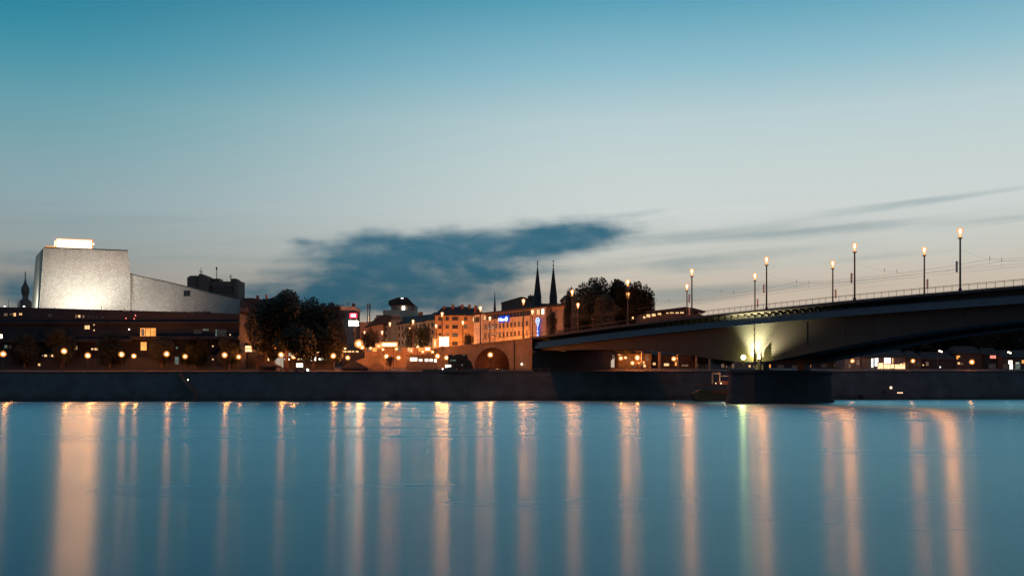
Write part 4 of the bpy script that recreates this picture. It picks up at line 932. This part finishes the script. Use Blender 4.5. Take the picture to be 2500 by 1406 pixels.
MB().prism([at(902,905,327.8), at(902,897,327.8), at(912,888,327.8), at(925,886,327.8), at(936,892,327.8), at(938,905,327.8)], (0,.3,0)).build('arch_panel', CANV, t)
t = thing('ramp_wall', at(655,905,330), 'pale curved wall lit by the left canopy, behind the left tent', 'wall')
MB().prism([at(625,905,330), at(625,866,330), at(650,865,330), at(668,872,330), at(672,905,330)], (0,1.2,0)).build('wall', CANV, t)
pxwin(t, 653, 876, 9, 9, 329.9, E_WARM)
def kiosk(x0, x1, ytop, ybot, Y, label, lights, name='riverside_kiosk'):
    t = thing(name, at((x0+x1)/2,905,Y), label, 'kiosk'); fblk(t, 'wall', DARKCONC, x0, x1, ytop, Y, 4, 905); fblk(t, 'roof', ROOF, x0-2, x1+2, ytop-1.6, Y-.6, 5.5, ytop)
    for x, y, w, h, m in lights: pxwin(t, x, y, w, h, Y, m, fr=None)
    return t
kiosk(692, 812, 871, 905, 331, 'long low dark kiosk with a row of white lit windows under the trees', [(701,877,12,4,E_WIN),(729,876,5,5,E_WARM),(743,876.3,17,4,E_WIN),(763,876,17,9,E_WIN),(782,876.5,7,4,E_WIN),(793,876,12,6,E_WIN),(802,876.5,7,3.5,E_WIN)])
kiosk(992, 1066, 868, 905, 325, 'low dark kiosk with four white lit windows left of the wedge-shaped shed', [(1010,877,17,8,E_WIN),(1027,879,8,5,E_WIN),(1041.5,879,8,6,E_WIN),(1052.6,879,7,6,E_WIN),(1069-6,880,6,7,E_WIN)])
t = thing('wedge_shed', at(1125,905,316), 'dark wedge-shaped shed with stepped slanting side left of the viaduct arch', 'shed')
MB().prism([at(1094,908,316), at(1094,866,316), at(1139,864,316), at(1144,879,316), at(1150,881,316), at(1158,908,316)], (0,6,0)).build('wall', TENT, t)
pxwin(t, 1108, 867, 5, 2.5, 316, E_DIM); pxwin(t, 1132, 867, 7, 2.5, 316, E_DIM); pxwin(t, 1106, 879.5, 14, 3, 316, E_GREEN); pxwin(t, 1128, 891, 4, 4, 316, E_DIM)
t = thing('low_dark_wall', at(1130,906,311), 'low dark parapet wall before the wedge-shaped shed and arch', 'wall'); MB().box(ax(1030,311), ax(1194,311), 310.5, 311.3, gz(ax(1100,311),311)-.2, az(901,311)).build('wall', STONE, t)
t = thing('low_stone_wall', at(1240,906,318), 'low pale-topped stone wall in front of the viaduct arch', 'wall'); MB().box(ax(1196,319), ax(1302,319), 318.6, 319.3, 8, az(902.5,319)).build('wall', BROWNST, t)
# glowing street signs
def board(x, y, w, h, Y, mat, label, name='illuminated_sign', pole=True):
    t = thing(name, at(x,y+h/2,Y), label, 'sign'); z1 = az(y+h/2,Y)
    fblk(t, 'panel', mat, x-w/2+2, x+w/2-2, y-h/2+2, Y-.05, .3, y+h/2-2); fblk(t, 'halo_panel', E_HALO, x-w/2-2.5, x+w/2+2.5, y-h/2-2.5, Y, .4, y+h/2+2.5); k_ = Y/F; b = at(x-w/2,y+h/2,Y)  # wider orange panel behind the sign imitates its halo
    m1 = MB(); m1.box(b.x-.5, b.x+w*k_+.5, Y+.41, Y+.6, b.z-.6, b.z-.45); m1.box(b.x-.5, b.x+w*k_+.5, Y+.41, Y+.6, b.z+h*k_+.45, b.z+h*k_+.6); m1.build('frame', STEEL, t)
    m1 = MB()
    for q in ((x-w*.3, x+w*.3) if w > 15 else (x,)): m1.tube(at(q,y+h/2,Y+.3), Vector((ax(q,Y),Y+.3,gz(ax(q,Y),Y)-.2)), .12, n=6)
    m1.build('post', STEEL, t)
board(1084, 834, 25, 24, 372, E_SIGNW, 'blazing square billboard beside the approach road')
board(949, 841, 40, 8, 372, E_SIGNW, 'long low glowing sign left of the street trees')
board(925, 844.5, 12, 8, 368, E_SIGNW2, 'small glowing sign at the left end of the long glowing one')
board(1062, 838, 7, 20, 374, E_SIGNW2, 'narrow upright glowing sign left of the square billboard')
board(1044, 852, 12, 8, 366, E_SIGNW, 'small glowing box sign below the narrow upright one')
board(1004, 855, 5, 8, 366, E_BRIGHT, 'tiny bright upright sign between the street tree trunks')
t = thing('street_shop', at(970,905,376), 'low shop front with warm windows behind the street trees', 'shop'); fblk(t, 'wall', OCHRE, 890, 1056, 848, 380, 6, 905)
for x, w, m in ((900,8,E_DIM),(915,10,E_ORANGE),(975,9,E_DIM),(998,5,E_WARM),(1006,6,E_ORANGE),(1028,12,E_ORANGE),(1048,7,E_WARM)): pxwin(t, x, 853, w, 9, 380, m)
t = thing('lit_bus_shelter', at(855,905,342), 'long bus shelter with a strip of warm light below the big glaring globe', 'shelter'); fblk(t, 'roof', ROOF, 836, 886, 853, 342, 3, 855)
for x, w in ((842,8),(853,9),(862,5),(872,7)): pxwin(t, x, 858, w, 4, 343, E_WARM)
fblk(t, 'back_wall', DARKCONC, 836, 886, 855, 343.1, .2, 905)

# ------------------------------------------------------------------ cars
def car(x, y, Y, label, flip, light=E_WHITE):
    X = ax(x, Y); z = gz(X, Y); t = thing('parked_car', (X,Y,z), label, 'car'); f = -1 if flip else 1
    prof = [(-2.1,.35),(-2.15,.8),(-1.9,.98),(-1.2,1.02),(-.6,1.45),(.9,1.5),(1.6,1.05),(2.1,.95),(2.15,.4)]
    MB().prism([Vector((X+f*a,Y,z+b)) for a,b in prof], (0,1.75,0)).build('body', CARP, t)
    for a in (-1.3, 1.35):
        for yy in (Y-.02, Y+1.6): MB().tube((X+f*a,yy,z+.32), (X+f*a,yy+.2,z+.32), .32, n=12).build('wheel', RUBBER, t)
    MB().prism([Vector((X+f*a,Y-.02,z+b)) for a,b in ((-1.0,1.03),(-.5,1.38),(.85,1.42),(1.3,1.06))], (0,.02,0)).build('side_window', GLASS, t)
    for yy in (.2, 1.3): MB().ball((X-f*2.15,Y+yy,z+.72), .2, 8, 5).build('headlight', light, t); MB().box(X+f*2.13-.04, X+f*2.13+.04, Y+yy, Y+yy+.3, z+.7, z+.85).build('taillight', E_REDD, t)
car(733, 893, 312, 'dark car with glaring white headlights below the long kiosk', True)
car(1098, 893, 312, 'dark car with a streaking headlight before the wedge-shaped shed', False)
t = thing('glowing_info_board', at(731,905,313.5), 'glaring white glowing board just above the car with white headlights', 'sign'); fblk(t, 'panel', E_WIN, 723.5, 739, 886.5, 315, .3, 896); fblk(t, 'post', STEEL, 730, 732, 896, 315.1, .2, 906); 
t = thing('glowing_info_board', at(1095,905,313.5), 'pale glowing board in front of the wedge-shaped shed', 'sign'); fblk(t, 'panel', E_WIN, 1087, 1101, 890.5, 314, .3, 897); fblk(t, 'post', STEEL, 1093, 1095, 897, 314.1, .2, 906)

# ------------------------------------------------------------------ quay stair with a small lamp
t = thing('quay_stair', at(455,940,289), 'narrow stone stair with a handrail slanting down the dark quay wall', 'stair')
Yq = lambda x: bankY(ax(x,292))
mb = MB(); n = 26
for i in range(n):
    x = 440+i*1.5; y = 911+i*2.0; Y = Yq(x)+2.5-(i/n)*4; p = at(x,y,Y); mb.box(p.x, p.x+.35, Y-1.6, Y+1.5, -1, p.z)
mb.build('step', STONE, t)
m1 = MB(); m1.tube(at(437,914,287.6), at(472,958,285.6), .07, n=6); m1.build('handrail', BROWNST, t)
t = thing('stair_lamp', at(459,934,286.5), 'tiny white lamp beside the slanting quay stair', 'light'); m1 = MB(); m1.tube(at(459,937,286.8), at(459,927,286.8), .05, n=5); m1.build('post', STEEL, t); MB().ball(at(459,927,286.8), .2, 8, 5).build('lamp', E_BRIGHT, t)

# ------------------------------------------------------------------ right-bank houses
def house(x0, x1, ytop, Y, mat, label, wins, roofh=3.0, D=12, name='riverside_house'):
    t = thing(name, at((x0+x1)/2,905,Y), label, 'house', 'houses on the right bank'); fblk(t, 'wall', mat, x0, x1, ytop, Y, D, 908)
    gable_roof((ax(x0,Y),Y), (1,0), (x1-x0)*Y/F, D, az(ytop,Y), roofh, .4, 1.5).build('roof', ROOF, t)
    for x, y, w, h, m in wins: pxwin(t, x, y, w, h, Y, m, fr=FRAME if w >= 5 else None)
house(1508, 1590, 862, 372, VILLA, 'pale house right of the abutment with warm ground-floor windows', [(1512,866,5,3,E_WARM),(1535,878,5,6,E_DIM),(1580,874,5,14,E_DIM),(1548,894,8,4,E_DIM),(1572,893,9,6,E_WARM)])
house(1592, 1712, 866, 380, VILLA2, 'low brick house under the side span with warm ground-floor light', [(1597,888,6,6,E_WARM),(1627,890,12,6,E_WARM),(1652,888,9,9,E_ORANGE),(1672,892,16,4,E_DIM),(1701,891,3,3,E_WHITE2)], 2)
house(1713, 1860, 872, 390, VILLA, 'dim house seen under the girder beside the floodlit pier', [(1768,893,14,8,E_DIM),(1789,893,6,10,E_DIM),(1830,893.5,4,5,E_WARM),(1840.6,895,2.5,7,E_DIM)], 2)
house(1862, 2000, 884, 395, PODM, 'dark house seen between pier top and girder with an orange window', [(1871,893.5,20,8,E_ORANGE),(1905,895,15,6,E_FAINT),(1974,893,10,6,E_ORANGE),(1940,896,10,6,E_FAINT)], 2)
house(2000.5, 2061.5, 880, 397, VILLA2, 'dark low house between the bridge pier and the white villas', [(2012,893,12,5,E_FAINT),(2040,892,8,5,E_DIM)], 3)
house(2062, 2100, 866, 384, VILLA, 'narrow white villa at the left of the white row', [(2074,893,4,9,E_DIM),(2085,893,3,9,E_FAINT),(2073,873,5,4,E_FAINT),(2094,885,7,12,E_DIM)])
house(2101, 2127, 872, 386, VILLA, 'pale villa beside the tall arched restaurant windows', [(2108,890,5,8,E_FAINT),(2119,888,5,10,E_FAINT)])
house(2127.5, 2215, 870, 388, VILLA, 'restaurant with tall arched windows and a blazing glazed front', [(2129,886,6,22,E_WHITE2),(2139.5,884,9,20,E_WHITE2),(2149,893,13,14,E_SIGNW2),(2166,881,16,15,E_WIN),(2165,894,16,12,E_SIGNW2),(2178,894,8,10,E_SIGNW2),(2190,895,12,11,E_SIGNW2),(2203,894,12,13,E_SIGNW2),(2179,880,2.5,12,E_WARM),(2207,887,5,4,E_ORANGE)])
house(2217, 2250, 874, 386, VILLA2, 'grey house with dark doorways right of the blazing restaurant', [(2233,889,5,6,E_FAINT),(2243,888,5,8,E_FAINT)])
house(2252, 2330, 876, 390, PODM, 'dark house with one dim upright window on the right bank', [(2263,888,6,9,E_DIM),(2253.5,891,2.5,3,E_WARM),(2253,902,2,2,E_WHITE2),(2295,896,3,3,E_WHITE2)])
house(2332, 2400, 862, 392, VILLA2, 'dark brick house with small orange windows on the right bank', [(2337,872,4,8,E_ORANGE),(2341,870,4,4,E_ORANGE),(2340,886.7,5,5,E_WARM),(2347,888,7,4,E_DIM)])
house(2404, 2447, 866, 390, PODM, 'dark house with a single red-lit window', [(2423.6,870.5,14,8,E_REDD),(2422,895,16,12,E_FAINT)])
house(2448, 2540, 872, 386, VILLA2, 'grey house with white-lit entrance at the right edge', [(2466,884,9,8,E_BRIGHT),(2468,896,8,14,E_WHITE2),(2455,895,10,14,E_FAINT),(2484,893,12,18,E_GREEN),(2483,886,8,4,E_WHITE2),(2498,883,8,8,E_ORANGE)])
t = thing('street_bench', at(2115,905,362), 'pale bench line on the right-bank promenade before the villas', 'bench'); m1 = MB(); m1.box(ax(2060,362), ax(2100,362), 361.7, 362.3, gz(ax(2080,362),362)+.42, gz(ax(2080,362),362)+.5); m1.build('seat', BOATW, t)
m1 = MB()
for x in (2063,2080,2097): m1.box(ax(x,362)-.06, ax(x,362)+.06, 361.75, 362.25, gz(ax(x,362),362), gz(ax(x,362),362)+.42)
m1.build('support', STEEL, t)

# ------------------------------------------------------------------ moored ferry between pier and bank, and small boat at right
Yf = 292.0
t = thing('moored_ferry', Vector((ax(1760,Yf),Yf,0)), 'moored ferry with reddish deckhouse and white gantry left of the bridge pier', 'boat')
MB().prism([at(1690,962,Yf), at(1712,951,Yf), at(1830,950,Yf), at(1826,979,Yf), at(1702,979,Yf)], (0,6,0)).build('hull', STEEL, t)
MB().prism([at(1737,958,Yf-.1), at(1737,955,Yf-.1), at(1828,958,Yf-.1), at(1828,963,Yf-.1)], (0,.1,0)).build('rubbing_strake', HULL, t)
fblk(t, 'deck', HULL, 1710, 1830, 936.5, Yf-.3, 6.5, 938.5)
fblk(t, 'deckhouse', HULL, 1757, 1786, 930, Yf+1, 4, 939)
m1 = MB(); k_ = Yf/F
m1.box(ax(1738,Yf), ax(1741.5,Yf), Yf, Yf+.4, az(938,Yf), az(909,Yf)); m1.box(ax(1756,Yf), ax(1758.5,Yf), Yf, Yf+.4, az(932,Yf), az(909,Yf)); m1.box(ax(1738,Yf), ax(1759,Yf), Yf-.02, Yf+.42, az(914,Yf), az(909,Yf)); m1.build('gantry', BOATW, t)
m1 = MB(); m1.tube(at(1759,917.5,Yf), at(1793,918,Yf), .09, n=5); m1.tube(at(1793,918,Yf), at(1795,911,Yf), .07, n=5); m1.build('boom', BOATW, t)
MB().ball(at(1760,935.5,Yf-.2), .22, 8, 5).build('deck_lamp', E_LIL, t); MB().ball(at(1747.5,935.5,Yf-.2), .15, 8, 5).build('deck_lamp', E_LIL, t)
MB().hexa(at(1776,946,Yf-.4), (1.3,0,-.35), (0,.3,0), (0,0,.18)).build('gangplank', BOATW, t)
Yw = 338.0
t = thing('small_workboat', Vector((ax(2175,Yw),Yw,0)), 'small dark boat with an orange masthead lamp and three portlights at right', 'boat')
MB().prism([at(2110,975,Yw), at(2104,963,Yw), at(2215,960,Yw), at(2222,955,Yw), at(2212,976,Yw)], (0,4,0)).build('hull', STEEL, t); fblk(t, 'wheelhouse', STEEL, 2160, 2182, 950, Yw+.8, 2.4, 963)
MB().tube(at(2175,955,Yw+1), at(2175,944,Yw+1), .06, n=5).build('mast', STEEL, t); MB().ball(at(2175,946,Yw+.6), .42, 10, 6).build('masthead_lamp', E_LIL, t)
for x in (2192,2197,2202): MB().ball(at(x,958.5,Yw-.1), .2, 8, 5).build('portlight', E_LIL, t)

# ------------------------------------------------------------------ lights that stand behind the parapets and terraces
def spot(name, loc, to, energy, col, size, blend=.6, r=.3):
    l = bpy.data.lights.new(name, 'SPOT'); l.energy = energy; l.color = col; l.spot_size = R(size); l.spot_blend = blend; l.shadow_soft_size = r
    o = bpy.data.objects.new(name, l); C.objects.link(o); o.location = loc; o.rotation_euler = (Vector(to)-Vector(loc)).to_track_quat('-Z','Y').to_euler(); return o
def point(name, loc, energy, col, r=.3):
    l = bpy.data.lights.new(name, 'POINT'); l.energy = energy; l.color = col; l.shadow_soft_size = r
    o = bpy.data.objects.new(name, l); C.objects.link(o); o.location = loc; return o
WARMW = (1,.90,.76)
for x, e, tx, ty in ((178,25000,180,715),(330,9500,335,715),(240,13000,215,640),(420,1800,420,720)):
    p = Vector((ax(x,YO), YO-15, az(751,YO-15))); spot('opera_floodlight', p, at(tx,ty,YO), e, WARMW, 125, .8)
spot('opera_side_floodlight', at(60,752,YP+25), at(90,690,YB), 16000, (1,.95,.8), 110, .8)
for s, e in ((203,2500),(222,22000),(236,10000),(250,3000)):
    p = br(s,43,17); spot('hotel_street_light', p, br(s+1,50,27), e, ORG, 150, .9)
for x, e in ((1075,5200),(1110,5800),(1150,4500)): p = at(x,858,Yo-9); spot('house_street_light', p, at(x,800,Yo), e, ORG, 150, .9)
for s, e in ((310,9000),(345,9000),(380,8000)): p = br(s,42,15); spot('street_row_light', p, br(s,52,26), e, (1,.55,.25), 150, .9)
point('tree_street_light', at(1020,850,395), 6000, ORG); point('tree_street_light', at(920,846,400), 6000, ORG)
point('gable_street_light', at(594,745,Yn-4), 40, (1,.5,.3))
spot('pier_flood', br(57.5,1.5,11.3), br(57.3,2.5,23), 20000, (1,.82,.42), 110, .8, .1)
spot('pier_flood', br(57.0,-1.0,10.9), br(57.0,2.5,20.5), 80000, (1,.82,.42), 80, .9, .1)
spot('pier_flood', br(55.5,-.6,10.8), br(52.5,2.5,19.5), 34000, (1,.77,.42), 112, .9, .1)
spot('girder_lamp', br(143.5,-.2,15.6), br(124,2.6,19.0), 260, (1,.5,.24), 80, .9)
point('arch_light', br(176,6,11), 260, (1,.45,.2)); spot('viaduct_lamp', br(196,-9,11), br(192,-.6,15), 900, ORG, 140, .9)
point('ferry_lamp', at(1772,925,Yf-2), 260, (1,.45,.25))
point('villa_lamp', at(2085,880,378), 110, (1,.8,.6)); point('villa_lamp', at(2235,885,380), 60, (1,.7,.5))

al = bpy.data.lights.new('added_lantern_light', 'AREA'); al.shape = 'RECTANGLE'; al.size = 12.4; al.size_y = 3.0; al.energy = 105*math.pi*37; al.color = (1,.26,.065)  # unseen area light added before the lantern for its reflection in the water
ao = bpy.data.objects.new('added_lantern_light', al); C.objects.link(ao); q_ = at(181,596,YO+2.9); ao.location = q_; ao.rotation_euler = Vector((0,-1,0)).to_track_quat('-Z','Y').to_euler()
# ------------------------------------------------------------------ camera and render settings
cam = bpy.data.cameras.new('camera'); co = bpy.data.objects.new('camera', cam); C.objects.link(co); sc.camera = co
co.location = (0,0,EYE); co.rotation_euler = (R(90),0,0); cam.lens = 35; cam.sensor_width = 36; cam.sensor_fit = 'HORIZONTAL'
cam.shift_y = (CY-703)/2500; cam.clip_start = .5; cam.clip_end = 20000
sc.render.engine = 'CYCLES'; cy = sc.cycles
cy.use_denoising = True
try: cy.denoiser = 'OPENIMAGEDENOISE'
except Exception: pass
cy.transparent_max_bounces = 12; cy.max_bounces = 5; cy.diffuse_bounces = 2; cy.glossy_bounces = 3; cy.caustics_reflective = False; cy.caustics_refractive = False
cy.sample_clamp_indirect = 6; cy.pixel_filter_type = 'BLACKMAN_HARRIS'; cy.filter_width = 1.5
cy.use_light_tree = True; cy.denoising_input_passes = 'RGB_ALBEDO'; cy.light_sampling_threshold = 0.0
sc.view_settings.view_transform = 'Standard'; sc.view_settings.look = 'None'; sc.view_settings.exposure = 0; sc.view_settings.gamma = 1
